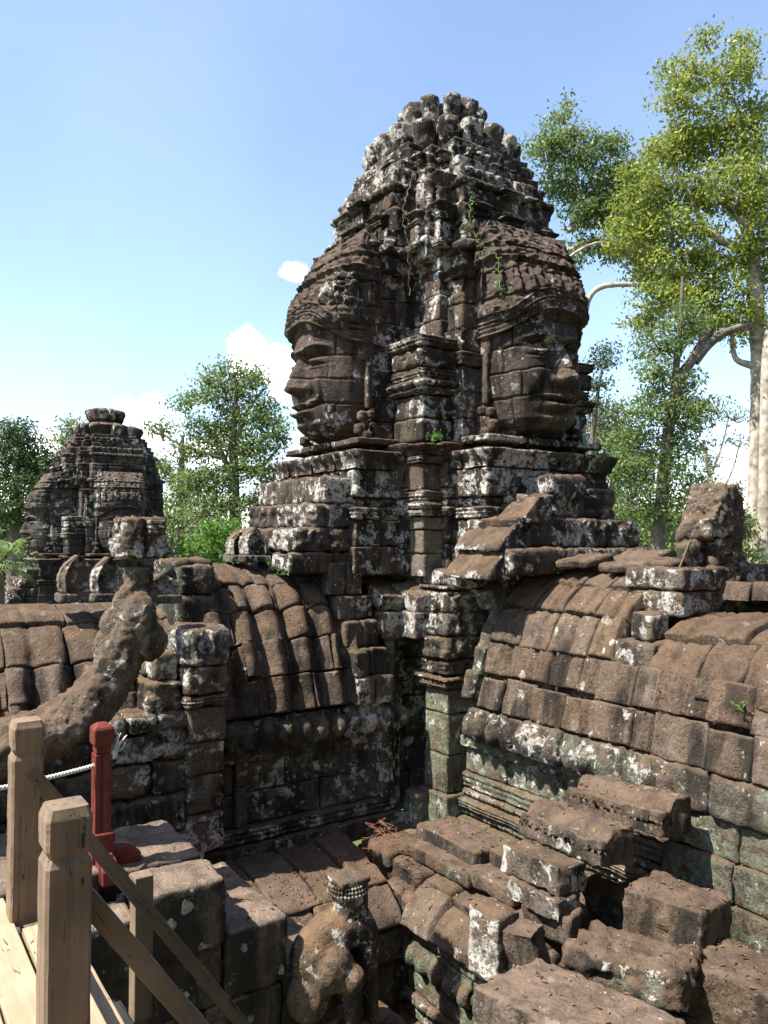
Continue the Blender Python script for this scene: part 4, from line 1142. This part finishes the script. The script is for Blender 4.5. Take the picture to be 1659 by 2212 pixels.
rp('cap', (0, 0, 1.02), (.074, .074, .088), r=.012, deform=capd)
rp('plinth_block', (0, 0, .15), (.085, .085, .15), r=.01)
def footd(ax):
    def f(v):
        v = v.copy(); v[:, 2] = np.where(v[:, 2] > 0, v[:, 2] * (1 - .8 * np.clip((np.abs(v[:, ax]) - .16) / .13, 0, 1) ** 2.5), v[:, 2]); return v
    return f
rp('foot_beam', (0, 0, .075), (.06, .29, .085), r=.012, deform=footd(1)); rp('foot_beam', (0, 0, .08), (.29, .06, .081), r=.012, deform=footd(0))
# white rope
m, nt, b_ = new_mat('white_rope'); M_ROPE = m; b_.inputs['Base Color'].default_value = (.55, .53, .49, 1)
mb = MB(); A0 = np.array([RPc[0], RPc[1], RPz + .80]); B0 = PX(-420, 1760, 4.6)
n = 260; t = np.linspace(0, 1, n); ctr = A0 + (B0 - A0) * t[:, None] - np.array([0, 0, 1]) * (.05 * (1 - (2 * t - 1) ** 2))[:, None]
for k in range(3):
    a = 2 * math.pi * k / 3 + t * 150
    d = (B0 - A0) / np.linalg.norm(B0 - A0); s1 = np.cross(d, ZU); s1 /= np.linalg.norm(s1); s2 = np.cross(s1, d)
    tube(mb, ctr + .009 * (np.cos(a)[:, None] * s1 + np.sin(a)[:, None] * s2), np.full(n, .009), 6)
o = mb.build('rope', M_ROPE, None, tuple(A0)); tag(o, 'white twisted rope running left from the red post', 'rope')
mb = MB(); rng.seed(91)
kn = A0 + np.array([.075, .03, .06])
blob(mb, kn, (.035, .035, .04))
for i in range(16):
    e = kn + np.array([rng.uniform(-.02, .10), rng.uniform(-.05, .05), rng.uniform(.04, .17)]); mid = (kn + e) / 2 + np.array([.03, 0, .0]) * rng.uniform(-1, 1)
    tube(mb, spline([kn, mid, e], 6), np.full(6, .004), 4)
o = mb.build('rope_knot', M_ROPE, None, tuple(kn)); tag(o, 'frayed white rope end knotted behind the red post', 'knot')

# ------------------------------------------------------------------ ground
def simple(name, stops, sc, rough=.95, bump=0.0):
    m, nt, b = new_mat(name); g = NT(nt, 'ShaderNodeNewGeometry'); n = NT(nt, 'ShaderNodeTexNoise'); n.inputs['Scale'].default_value = sc; n.inputs['Detail'].default_value = 8
    nt.links.new(g.outputs['Position'], n.inputs['Vector']); r = NT(nt, 'ShaderNodeValToRGB'); nt.links.new(n.outputs['Fac'], r.inputs[0])
    els = r.color_ramp.elements
    els[0].position, els[0].color = stops[0][0], (*stops[0][1], 1); els[1].position, els[1].color = stops[-1][0], (*stops[-1][1], 1)
    for p, c in stops[1:-1]:
        e = els.new(p); e.color = (*c, 1)
    nt.links.new(r.outputs[0], b.inputs['Base Color']); b.inputs['Roughness'].default_value = rough
    if bump:
        bp = NT(nt, 'ShaderNodeBump'); bp.inputs['Strength'].default_value = bump; bp.inputs['Distance'].default_value = .03; nt.links.new(n.outputs['Fac'], bp.inputs['Height']); nt.links.new(bp.outputs[0], b.inputs['Normal'])
    return m
M_GROUND = simple('grass_ground', ((.3, (.05, .075, .022)), (.5, (.08, .10, .03)), (.7, (.13, .10, .06))), 1.2)
mb = MB(); xs = np.linspace(-1, 1, 60); xs = np.sign(xs) * np.abs(xs) ** 3 * 2500
X, Y = np.meshgrid(xs, xs, indexing='ij'); Z = np.full(X.size, -7.0); mb.add(np.stack([X.ravel(), Y.ravel() + 10, Z], 1), gridF(60, 60))
tag(mb.build('ground', M_GROUND, None, (0, 0, -7.0)), None, None, None, 'structure')
# dark paved floor of the courtyard pit
mb = MB(); rng.seed(95)
for i in range(5):
    for j in range(6):
        rblk(mb, (2.9 + i * .62, 2.9 + j * .62, -5.6), (.30, .30, .2), .03, .03, sp=.12)
tag(mb.build('courtyard_floor', M_WALL, None, tuple(WL([[4, 4, -5.5]])[0])), None, None, None, 'structure')

# ------------------------------------------------------------------ vegetation
def leaf_mat(name, A, B, C, sub=.35):
    m = bpy.data.materials.new(name); m.use_nodes = True; nt = m.node_tree; nt.nodes.clear(); L = nt.links.new
    out = NT(nt, 'ShaderNodeOutputMaterial'); g = NT(nt, 'ShaderNodeNewGeometry')
    r = NT(nt, 'ShaderNodeValToRGB'); e = r.color_ramp.elements; e[0].color = (*A, 1); e[1].color = (*C, 1); x = e.new(.55); x.color = (*B, 1)
    n = NT(nt, 'ShaderNodeTexNoise'); n.inputs['Scale'].default_value = .35; n.inputs['Detail'].default_value = 3; L(g.outputs['Position'], n.inputs['Vector'])
    a = NT(nt, 'ShaderNodeMath', operation='MULTIPLY_ADD'); a.inputs[1].default_value = .55; L(g.outputs['Random Per Island'], a.inputs[0])
    s = NT(nt, 'ShaderNodeMath', operation='MULTIPLY'); s.inputs[1].default_value = .55; L(n.outputs['Fac'], s.inputs[0]); L(s.outputs[0], a.inputs[2])
    L(a.outputs[0], r.inputs[0])
    d = NT(nt, 'ShaderNodeBsdfPrincipled'); d.inputs['Roughness'].default_value = .5; d.inputs['Specular IOR Level'].default_value = .35; L(r.outputs[0], d.inputs['Base Color'])
    t = NT(nt, 'ShaderNodeBsdfTranslucent'); hs = NT(nt, 'ShaderNodeHueSaturation'); hs.inputs['Value'].default_value = 1.5; hs.inputs['Hue'].default_value = .485; L(r.outputs[0], hs.inputs['Color']); L(hs.outputs[0], t.inputs['Color'])
    mx = NT(nt, 'ShaderNodeMixShader'); mx.inputs[0].default_value = sub; L(d.outputs[0], mx.inputs[1]); L(t.outputs[0], mx.inputs[2]); L(mx.outputs[0], out.inputs[0])
    return m
ML_BIG = leaf_mat('yellow_green_leaves', (.07, .115, .02), (.18, .23, .035), (.33, .34, .06))
ML_MID = leaf_mat('mid_green_leaves', (.055, .10, .028), (.11, .165, .045), (.20, .25, .075))
ML_DARK = leaf_mat('dark_leaves', (.028, .055, .018), (.05, .09, .026), (.08, .125, .038))
ML_FAR = leaf_mat('pale_leaves', (.06, .085, .035), (.09, .12, .05), (.14, .16, .07))
ML_LIME = leaf_mat('lime_leaves', (.06, .13, .02), (.09, .19, .03), (.14, .26, .05), .45)
M_BARK = simple('pale_bark', ((.3, (.16, .13, .10)), (.5, (.33, .28, .22)), (.68, (.44, .39, .33))), 3.0, bump=.5)
M_BARKD = simple('grey_bark', ((.3, (.07, .058, .045)), (.6, (.15, .125, .10)), (.75, (.22, .19, .15))), 3.5, bump=.5)
nprng = np.random.default_rng(12)


def leaves(mb, C, size, droop=.5, rs=nprng, aspect=.42):
    n = len(C); d = rs.normal(size=(n, 3)); d[:, 2] -= droop; d /= np.linalg.norm(d, axis=1, keepdims=True)
    s = rs.normal(size=(n, 3)); s[:, 2] *= .6; s -= d * (s * d).sum(1, keepdims=True); s /= np.linalg.norm(s, axis=1, keepdims=True)
    nn = np.cross(d, s); L = size * rs.uniform(.6, 1.3, (n, 1)); w = L * aspect
    a = C; b = C + d * L * .45 + s * w * .5 + nn * L * .05; c = C + d * L + nn * -.08 * L; e = C + d * L * .45 - s * w * .5 + nn * L * .05
    V = np.stack([a, b, c, e], 1).reshape(-1, 3); F = np.arange(n * 4).reshape(n, 4)
    mb.add(V, F)


def tree(label, name, Y, trunk, limbs, blobs, leafmat, bark, leaf=.24, dens=1.0, group=None, twigs=True, depth=None, seed=1):
    """trunk and limbs: [(px x, px y, radius m, dy)], blobs: (x, y, rx, ry) in photo pixels at distance Y"""
    rs = np.random.default_rng(seed); k = Y / FPX
    base = PX(trunk[0][0], trunk[0][1], Y); base[2] = -7.0
    T = thing(name, tuple(base), label, 'tree', group)
    mb = MB()
    tp = np.array([np.array(PX(x, y, Y + dy)) for (x, y, r, dy) in trunk]); tp = np.concatenate([[[tp[0][0], tp[0][1], -7.2]], tp])
    tr = np.array([trunk[0][2] * 1.12] + [t[2] for t in trunk])
    m = 12 * len(tp); P_ = spline(tp, m); tube(mb, P_, np.interp(np.linspace(0, len(tp) - 1, m), np.arange(len(tp)), tr), 14, .05, 2)
    mb.build('trunk', bark, T, T.location, freq=1.2)
    lb_ = MB(); cl = []
    for (x, y, rx, ry) in blobs:
        n = max(4, int(rx * ry / 50 * dens))
        c = PX(x, y, Y); dpt = (rx + ry) / 2 * k if depth is None else depth
        dy0 = rs.uniform(-.5, .5) * dpt
        q = rs.normal(size=(n, 3)); q /= np.linalg.norm(q, axis=1, keepdims=True); q *= rs.uniform(.15, 1.0, (n, 1)) ** .5
        cc = c + q * np.array([rx * k, dpt, ry * k]) + np.array([0, dy0, 0]); cl.append(cc)
        if twigs:
            c0 = c + np.array([0, dy0, -ry * k * .35])
            for j in range(min(n, 9)):
                e = cc[j]; mid = (c0 + e) / 2 + rs.normal(size=3) * .12 * rx * k
                tube(lb_, spline([c0, mid, e], 7), np.linspace(.055, .012, 7) * (Y / 48), 5)
    for lm in limbs:
        mb = MB(); P_ = spline([PX(x, y, Y + dy) for (x, y, r, dy) in lm], 8 * len(lm)); tube(mb, P_, np.interp(np.linspace(0, len(lm) - 1, len(P_)), np.arange(len(lm)), [r for (_, _, r, _) in lm]), 8, .02, 4)
        mb.build('limb', bark, T, T.location, freq=2)
    if lb_.n: tag(lb_.build('twigs', bark, T, T.location, freq=2), kind='stuff')
    C = np.concatenate(cl); per = 30
    pts = (C[:, None, :] + rs.normal(size=(len(C), per, 3)) * np.array([.30, .30, .16]) * (Y / 38)).reshape(-1, 3)
    mb = MB(); leaves(mb, pts, leaf * .80 * (Y / 38), .6, rs, .46); mb.build('crown', leafmat, T, T.location)
    return T


tree('tallest tree, with pale twin trunks and spreading yellow-green crown at the right edge', 'tree', 38,
     [(1628, 1240, .34, 0), (1631, 1000, .31, 0), (1636, 800, .30, 0), (1632, 640, .40, 0), (1622, 540, .32, 0), (1600, 470, .25, 0), (1520, 400, .16, 0), (1500, 380, .1, 0)],
     [[(1648, 1240, .31, -1), (1653, 950, .28, -1), (1658, 760, .25, -1), (1680, 620, .16, -1), (1690, 500, .06, -1)], [(1630, 700, .24, 0), (1560, 722, .20, 0), (1490, 790, .12, 0), (1440, 830, .06, 0)], [(1625, 790, .2, 0), (1590, 775, .14, 0), (1582, 730, .12, 0), (1590, 690, .08, 0)],
      [(1610, 540, .22, 0), (1560, 520, .2, 0), (1520, 490, .16, 0), (1490, 420, .12, 0), (1440, 330, .07, 0)], [(1600, 470, .2, 1), (1610, 360, .16, 1), (1600, 250, .1, 1), (1560, 180, .06, 1)],
      [(1590, 560, .16, 0), (1480, 545, .12, 0), (1380, 540, .09, 0), (1290, 525, .07, 0), (1220, 560, .06, 0)], [(1520, 590, .12, 0), (1420, 612, .12, 0), (1340, 615, .12, 0), (1300, 620, .13, 0), (1275, 640, .13, 0), (1262, 690, .1, 0)]],
     [(1700, 520, 60, 60), (1690, 600, 50, 50), (1560, 170, 75, 50), (1600, 100, 30, 35), (1480, 150, 60, 40), (1450, 215, 45, 40), (1540, 250, 80, 50), (1500, 300, 90, 55), (1600, 330, 75, 60), (1440, 330, 50, 40), (1570, 420, 100, 60), (1640, 250, 40, 60), (1640, 400, 50, 60), (1640, 480, 60, 50),
      (1470, 420, 90, 45), (1390, 400, 70, 40), (1380, 470, 70, 50), (1450, 500, 80, 45), (1540, 530, 90, 60), (1640, 560, 60, 60), (1500, 600, 90, 55), (1420, 570, 70, 45), (1440, 650, 80, 50), (1540, 640, 70, 60), (1350, 530, 50, 30), (1600, 700, 70, 50), (1500, 700, 60, 45), (1400, 690, 45, 35), (1480, 300, 60, 40), (1520, 90, 30, 25)],
     ML_BIG, M_BARK, leaf=.30, dens=.66, seed=3)
tree('high tree with thin pale branches, its crown just right of the tower top', 'tree', 44,
     [(1190, 1000, .5, 0), (1195, 800, .45, 0), (1205, 640, .35, 0), (1230, 540, .22, 0)],
     [[(1225, 500, .16, 0), (1270, 475, .16, 0), (1292, 410, .12, 0), (1318, 335, .05, 0)], [(1290, 415, .1, 0), (1265, 370, .07, 0), (1245, 320, .04, 0)], [(1268, 475, .09, 0), (1320, 440, .06, 0), (1360, 420, .03, 0)], [(1225, 545, .14, 0), (1260, 525, .13, 0), (1300, 520, .11, 0), (1350, 535, .08, 0)], [(1230, 500, .12, 0), (1250, 420, .09, 0), (1230, 330, .06, 0)]],
     [(1220, 240, 18, 30), (1210, 300, 50, 40), (1170, 330, 40, 35), (1260, 330, 55, 40), (1320, 310, 40, 30), (1220, 390, 55, 50), (1290, 400, 60, 45), (1340, 380, 40, 30), (1250, 460, 50, 35), (1310, 470, 55, 35), (1270, 530, 45, 25), (1340, 540, 50, 25), (1230, 560, 30, 25), (1380, 430, 50, 40), (1395, 480, 50, 40), (1370, 370, 45, 35), (1400, 545, 55, 30), (1330, 440, 40, 35), (1390, 600, 40, 25)],
     ML_MID, M_BARK, leaf=.27, dens=1.0, seed=4)
tree('tree with a dark leaning trunk and hanging sprays, left of the pale twin trunks', 'tree', 30,
     [(1418, 1235, .30, 0), (1430, 1080, .25, 0), (1445, 920, .20, 0), (1470, 820, .20, 0), (1500, 770, .18, 0), (1530, 715, .14, 0)],
     [[(1450, 900, .16, 0), (1462, 780, .14, 0), (1470, 690, .10, 0), (1475, 600, .06, 0)], [(1500, 780, .2, 0), (1545, 730, .17, 0), (1600, 705, .12, 0)]],
     [(1430, 740, 70, 40), (1480, 690, 50, 40), (1410, 800, 50, 35), (1470, 830, 60, 40), (1400, 880, 60, 40), (1460, 900, 70, 45), (1380, 950, 70, 45), (1470, 970, 60, 45), (1400, 1020, 70, 45), (1480, 1050, 60, 40), (1370, 1090, 60, 40), (1440, 1110, 60, 40), (1360, 1000, 45, 45), (1505, 880, 30, 30)],
     ML_MID, M_BARKD, leaf=.28, dens=.65, seed=5)
tree('small leafy spray tree close against the right side of the face', 'tree', 34, [(1270, 1100, .15, 0), (1285, 900, .1, 0), (1300, 800, .05, 0)], [], [(1295, 780, 40, 30), (1310, 750, 25, 18), (1285, 830, 35, 30), (1275, 880, 25, 25)], ML_DARK, M_BARKD, leaf=.24, dens=.7, seed=6)
hz = [(1290, 930, 60, 70), (1330, 900, 60, 50), (1290, 1010, 60, 60), (1350, 980, 60, 60), (1300, 1090, 60, 60), (1360, 1060, 50, 60)]
tree('pale yellow-green tree behind the tower shoulder, right of the face', 'tree', 58, [(1310, 1235, .35, 0), (1325, 1050, .28, 0), (1335, 930, .12, 0)], [], hz, ML_FAR, M_BARK, leaf=.22, dens=1.0, seed=7)
tree('airy pale tree with bare crossing branches seen between the trunks at right', 'tree', 70, [(1545, 1235, .3, 0), (1540, 1080, .24, 0), (1520, 950, .14, 0)],
     [[(1540, 1100, .14, 0), (1580, 1020, .1, 0), (1600, 950, .05, 0)], [(1535, 1030, .12, 0), (1560, 960, .08, 0), (1575, 900, .04, 0)], [(1530, 1000, .1, 0), (1500, 930, .06, 0)]],
     [(1540, 880, 60, 26), (1585, 900, 35, 25), (1590, 960, 40, 18), (1510, 920, 35, 20), (1540, 1000, 50, 20), (1590, 1050, 40, 22), (1560, 1110, 60, 35)], ML_FAR, M_BARK, leaf=.18, dens=.55, seed=8)
tree('broad airy tree with a forked trunk between the far tower and the face tower', 'tree', 46,
     [(515, 1235, .40, 0), (508, 1120, .34, 0), (505, 1000, .28, 0), (505, 900, .2, 0), (515, 830, .1, 0)],
     [[(507, 1060, .2, 0), (480, 980, .15, 0), (440, 920, .08, 0)], [(505, 960, .18, 0), (540, 880, .12, 0), (570, 840, .06, 0)], [(505, 1010, .2, 0), (560, 1010, .12, 0), (600, 970, .07, 0)], [(480, 990, .12, 0), (420, 970, .09, 0), (370, 950, .05, 0), (335, 920, .03, 0)]],
     [(500, 800, 70, 28), (450, 820, 30, 22), (545, 830, 35, 35), (490, 850, 60, 35), (430, 860, 35, 22), (570, 890, 35, 40), (520, 900, 70, 30), (390, 870, 22, 18), (450, 920, 60, 35), (560, 950, 40, 40), (500, 960, 70, 35), (430, 970, 60, 35), (350, 920, 30, 18), (540, 1010, 60, 35), (470, 1030, 60, 35), (600, 940, 25, 50), (420, 1040, 50, 40), (560, 1080, 40, 40), (440, 1100, 60, 40), (500, 1090, 50, 30), (590, 1030, 30, 40)],
     ML_MID, M_BARKD, leaf=.26, dens=.8, seed=9)
tree('slim tree with a straight trunk close behind the far tower', 'tree', 52, [(385, 1235, .36, 0), (388, 1120, .3, 0), (392, 1000, .2, 0), (395, 940, .1, 0)], [], [(370, 1020, 45, 35), (345, 1000, 25, 22), (400, 1060, 45, 40), (370, 1110, 45, 45), (420, 1130, 45, 45), (350, 930, 22, 20)], ML_MID, M_BARKD, leaf=.22, dens=.9, seed=10)
tree('dense dark tree at the left edge beyond the far tower', 'tree', 60, [(30, 1235, .5, 0), (35, 1050, .4, 0), (40, 950, .2, 0)], [], [(40, 935, 40, 28), (10, 960, 40, 35), (60, 980, 40, 40), (20, 1020, 60, 45), (70, 1050, 45, 45), (10, 1090, 60, 50), (80, 1110, 40, 45), (95, 1010, 30, 30)], ML_DARK, M_BARKD, leaf=.25, dens=1.3, seed=11)
tree('treetop peeping out left of the far tower crown', 'tree', 66, [(150, 1235, .3, 0), (150, 1000, .2, 0), (155, 930, .1, 0)], [], [(155, 920, 32, 18), (140, 955, 30, 22), (115, 985, 22, 20)], ML_MID, M_BARKD, leaf=.25, dens=1.0, seed=12)
for lab, Y, bl, mt in (('bright lime bush behind the roof ridge under the airy tree', 30, [(440, 1185, 50, 28), (480, 1150, 40, 35), (410, 1195, 30, 22), (470, 1190, 40, 25)], ML_LIME),
                       ('deep green bush filling the gap left of the slanting finial', 36, [(1380, 1170, 60, 50), (1450, 1190, 50, 45), (1340, 1160, 40, 50), (1500, 1150, 60, 60), (1585, 1150, 50, 60), (1590, 1210, 40, 40)], ML_MID)):
    tree(lab, 'bush', Y, [(bl[0][0], 1240, .08, 0), (bl[0][0] + 4, bl[0][1], .04, 0)], [], bl, mt, M_BARKD, leaf=.28, dens=1.1, seed=int(Y))
# far wood closing the view
mb = MB(); rs = np.random.default_rng(40)
n = 46000
x = rs.uniform(-75, 85, n); y = 95 + rs.uniform(0, 14, n); hh = 5.5 + 3.5 * vnoise(np.stack([x * .12, x * 0, x * 0], 1), 4) + 2 * vnoise(np.stack([x * .45, x * 0, x * 0], 1), 6)
z = -7 + (hh + 7 - 2) * rs.uniform(0, 1, n) ** .8
leaves(mb, np.stack([x, y, z], 1), .95, .5, rs)
o = mb.build('forest', ML_DARK, None, (0, 100, -7)); tag(o, 'dark far wood closing the gaps between the trunks', 'forest', None, 'stuff')

# fan palm at the left edge
pc = PX(-2, 1215, 20)
PT = thing('fan_palm', (pc[0], pc[1], -7.0), 'fan palm with pale green fronds at the left edge before the far tower', 'palm')
mb = MB(); tube(mb, [(pc[0], pc[1], -7), (pc[0] + .05, pc[1], -3), (pc[0], pc[1], pc[2] - .2)], [.17, .15, .13], 10, .02); mb.build('trunk', M_BARKD, PT, PT.location)
rs = np.random.default_rng(50)
for i in range(15):
    az = i * 2.4 + rs.uniform(-.2, .2); elv = rs.uniform(-.5, 1.1); L = rs.uniform(.42, .62)
    dr = np.array([math.cos(az) * math.cos(elv), math.sin(az) * math.cos(elv), math.sin(elv)]); tip = pc + dr * L
    mb = MB(); tube(mb, [pc, (pc + tip) / 2 + np.array([0, 0, .05]), tip], [.018, .014, .012], 5)
    s = np.cross(dr, ZU); s /= np.linalg.norm(s); u = np.cross(s, dr)
    for k in np.linspace(-1.9, 1.9, 22):
        d = dr * math.cos(k) + s * math.sin(k); w = (s * math.cos(k) - dr * math.sin(k)) * .028; ln = .5 * (1 - .12 * abs(k)); e = tip + d * ln - np.array([0, 0, .10 + .08 * rs.random()])
        m_ = tip + d * ln * .55 + u * .03; mb.add(np.array([tip - w * .3, tip + w * .3, m_ + w, m_ - w]), [[0, 1, 2, 3]]); mb.add(np.array([m_ - w, m_ + w, e]), [[0, 1, 2]])
    mb.build('frond', ML_MID, PT, PT.location)

# weeds and creepers on the stones
def weed(x, y, Y, s, n, label, name='weed', seed=1):
    rs = np.random.default_rng(seed); c = PX(x, y, Y); mb = MB()
    ends = c + rs.normal(size=(n, 3)) * np.array([s, s * .5, s * .6]) + np.array([0, 0, s * .6])
    for e in ends: tube(mb, spline([c, (c + e) / 2 + rs.normal(size=3) * s * .15, e], 5), np.full(5, .004), 4)
    pts = (ends[:, None, :] + rs.normal(size=(n, 5, 3)) * s * .22).reshape(-1, 3); leaves(mb, pts, .055 * (s / .12) ** .5, .1, rs, .7)
    o = mb.build(name, ML_LIME, None, tuple(c)); tag(o, label, 'weed')
weed(945, 950, 9.55, .09, 8, 'bright green weed sprouting at the foot of the corner pier', seed=1)
weed(598, 1225, 8.8, .035, 4, 'small green weed between the slabs left of the gable block', seed=2)
weed(602, 1242, 8.7, .03, 4, 'lower of the two tiny weeds by the gable block', seed=3)
weed(1605, 1533, 6.6, .05, 5, 'tiny green weed in a joint of the right roof near the photo edge', seed=5)
weed(1545, 1338, 7.9, .04, 3, 'single green leaf under the roof step at right', seed=6)
def creeper(pts, label, mat, r=.006, lf=.05, n=60, seed=1, name='creeper'):
    rs = np.random.default_rng(seed); mb = MB(); W3 = np.array([PX(*p) for p in pts]); s = spline(W3, 50)
    s += rs.normal(size=s.shape) * .012; tube(mb, s, np.full(50, r), 5)
    if lf:
        pts_ = s[rs.integers(0, 50, n)] + rs.normal(size=(n, 3)) * .05; leaves(mb, pts_, lf, .5, rs, .7)
    o = mb.build(name, mat, None, tuple(W3[-1])); tag(o, label, 'creeper')
creeper([(1020, 420, 10.1), (1015, 470, 9.9), (1035, 520, 9.8), (1075, 555, 9.6), (1075, 600, 9.4), (1085, 640, 9.3)], 'green creeper trailing down the upper tower beside the right face', ML_LIME, n=55, lf=.036, seed=3)
creeper([(890, 380, 10.3), (870, 460, 10.0), (880, 520, 9.9), (885, 640, 9.8)], 'thin reddish creeper hanging in the dark groove of the tower', M_BARKD, .005, 0, seed=4)
m, nt, b_ = new_mat('red_tendril'); b_.inputs['Base Color'].default_value = (.16, .075, .045, 1); M_TEN = m
mb = MB(); rs = np.random.default_rng(60)
for i in range(30):
    x, y = rs.uniform(800, 870), rs.uniform(1785, 1840); c = [(x, y), (x + rs.normal() * 12, y + rs.normal() * 8), (x + rs.normal() * 18, y + rs.uniform(0, 20))]
    pts = []
    for (a, b) in c:
        l = loc_of(PX(a, b, 8.0)); t = np.clip((b - 1770) / 100, 0, 1.2)
        w = PX(a, b, 8.9 - .75 * t); pts.append(w + np.array([0, 0, .05]))
    tube(mb, spline(pts, 12), np.full(12, .0035), 4)
o = mb.build('dry_creeper', M_TEN, None, tuple(PX(830, 1800, 8.6))); tag(o, 'tangle of dry red tendrils lying on the slabs at the inner corner of the courtyard', 'creeper')

# unseen massif for the temple centre, added behind the viewer to cut sky fill
mb = MB(); rng.seed(99)
stack(mb, -14, 15, 15.5, 24, -7, [(1.6, 0, None)] * 4 + [(1.6, -.5, None)] * 4 + [(1.6, -1.2, None)] * 4, blk=4.0, sp=.8, r=.08, amp=.06, jit=.1)
o = mb.build('sky_blocking_massif', M_TOWER, None, tuple(WL([[0, 19, -7]])[0])); tag(o, 'unseen stone massif added behind the viewpoint to cut sky light', 'building')

# fallen leaves gathered on ledges and lower roofs
from mathutils.bvhtree import BVHTree
vs, ps, n0 = [], [], 0
for o in list(SC.objects):
    if o.type == 'MESH' and o.name.split('.')[0] in ('roof', 'ledge', 'rubble', 'step_block', 'fallen_block', 'fallen_slab', 'cornice', 'hip', 'broken_roof_end'):
        Mw = Matrix.Translation(Vector(o.location) + (Vector(o.parent.location) if o.parent else Vector()))
        nv = len(o.data.vertices); a = np.empty(nv * 3, np.float32); o.data.vertices.foreach_get('co', a); a = a.reshape(-1, 3) + np.array(Mw.translation)
        vs.append(a); ps += [[i + n0 for i in p.vertices] for p in o.data.polygons]; n0 += nv
tree_ = BVHTree.FromPolygons(np.concatenate(vs).tolist(), ps)
rs = np.random.default_rng(77); lv = []
mb = MB()
for i in range(1100):
    if i % 3: q, p = rs.uniform(1.0, 5.2), rs.uniform(1.3, 7.2)
    else:
        cq, cp = [(1.75, 3.6), (2.0, 5.2), (1.5, 2.4), (3.4, 1.7), (2.2, 6.2)][rs.integers(5)]; q, p = cq + rs.normal() * .3, cp + rs.normal() * .35
    w = WL([[q, p, -1.2 if p < 5.2 else -1.4]])[0]
    hit, nrm, _, dist = tree_.ray_cast(Vector(w), Vector((0, 0, -1)))
    if hit is None or abs(nrm.z) < .55: continue
    if nrm.z < 0: nrm = -nrm
    n_ = np.array(nrm); t = rs.normal(size=3); t -= n_ * (t @ n_); t /= np.linalg.norm(t); u = np.cross(n_, t); L_ = rs.uniform(.012, .032); c = np.array(hit) + n_ * .006
    mb.add([c - t * L_, c + u * L_ * .4 + n_ * .008, c + t * L_, c - u * L_ * .4 + n_ * .01], [[0, 1, 2, 3]])
m, nt, b_ = new_mat('dead_leaves'); g = NT(nt, 'ShaderNodeNewGeometry'); r = NT(nt, 'ShaderNodeValToRGB'); e = r.color_ramp.elements
e[0].color = (.06, .038, .022, 1); e[1].color = (.20, .135, .05, 1); x = e.new(.6); x.color = (.14, .085, .045, 1)
nt.links.new(g.outputs['Random Per Island'], r.inputs[0]); nt.links.new(r.outputs[0], b_.inputs['Base Color'])
tag(mb.build('leaf_litter', m, None, tuple(WL([[2, 4, -3.4]])[0]), smooth=False), 'scattered dead leaves on the lower roofs and rubble', 'leaf litter', None, 'stuff')
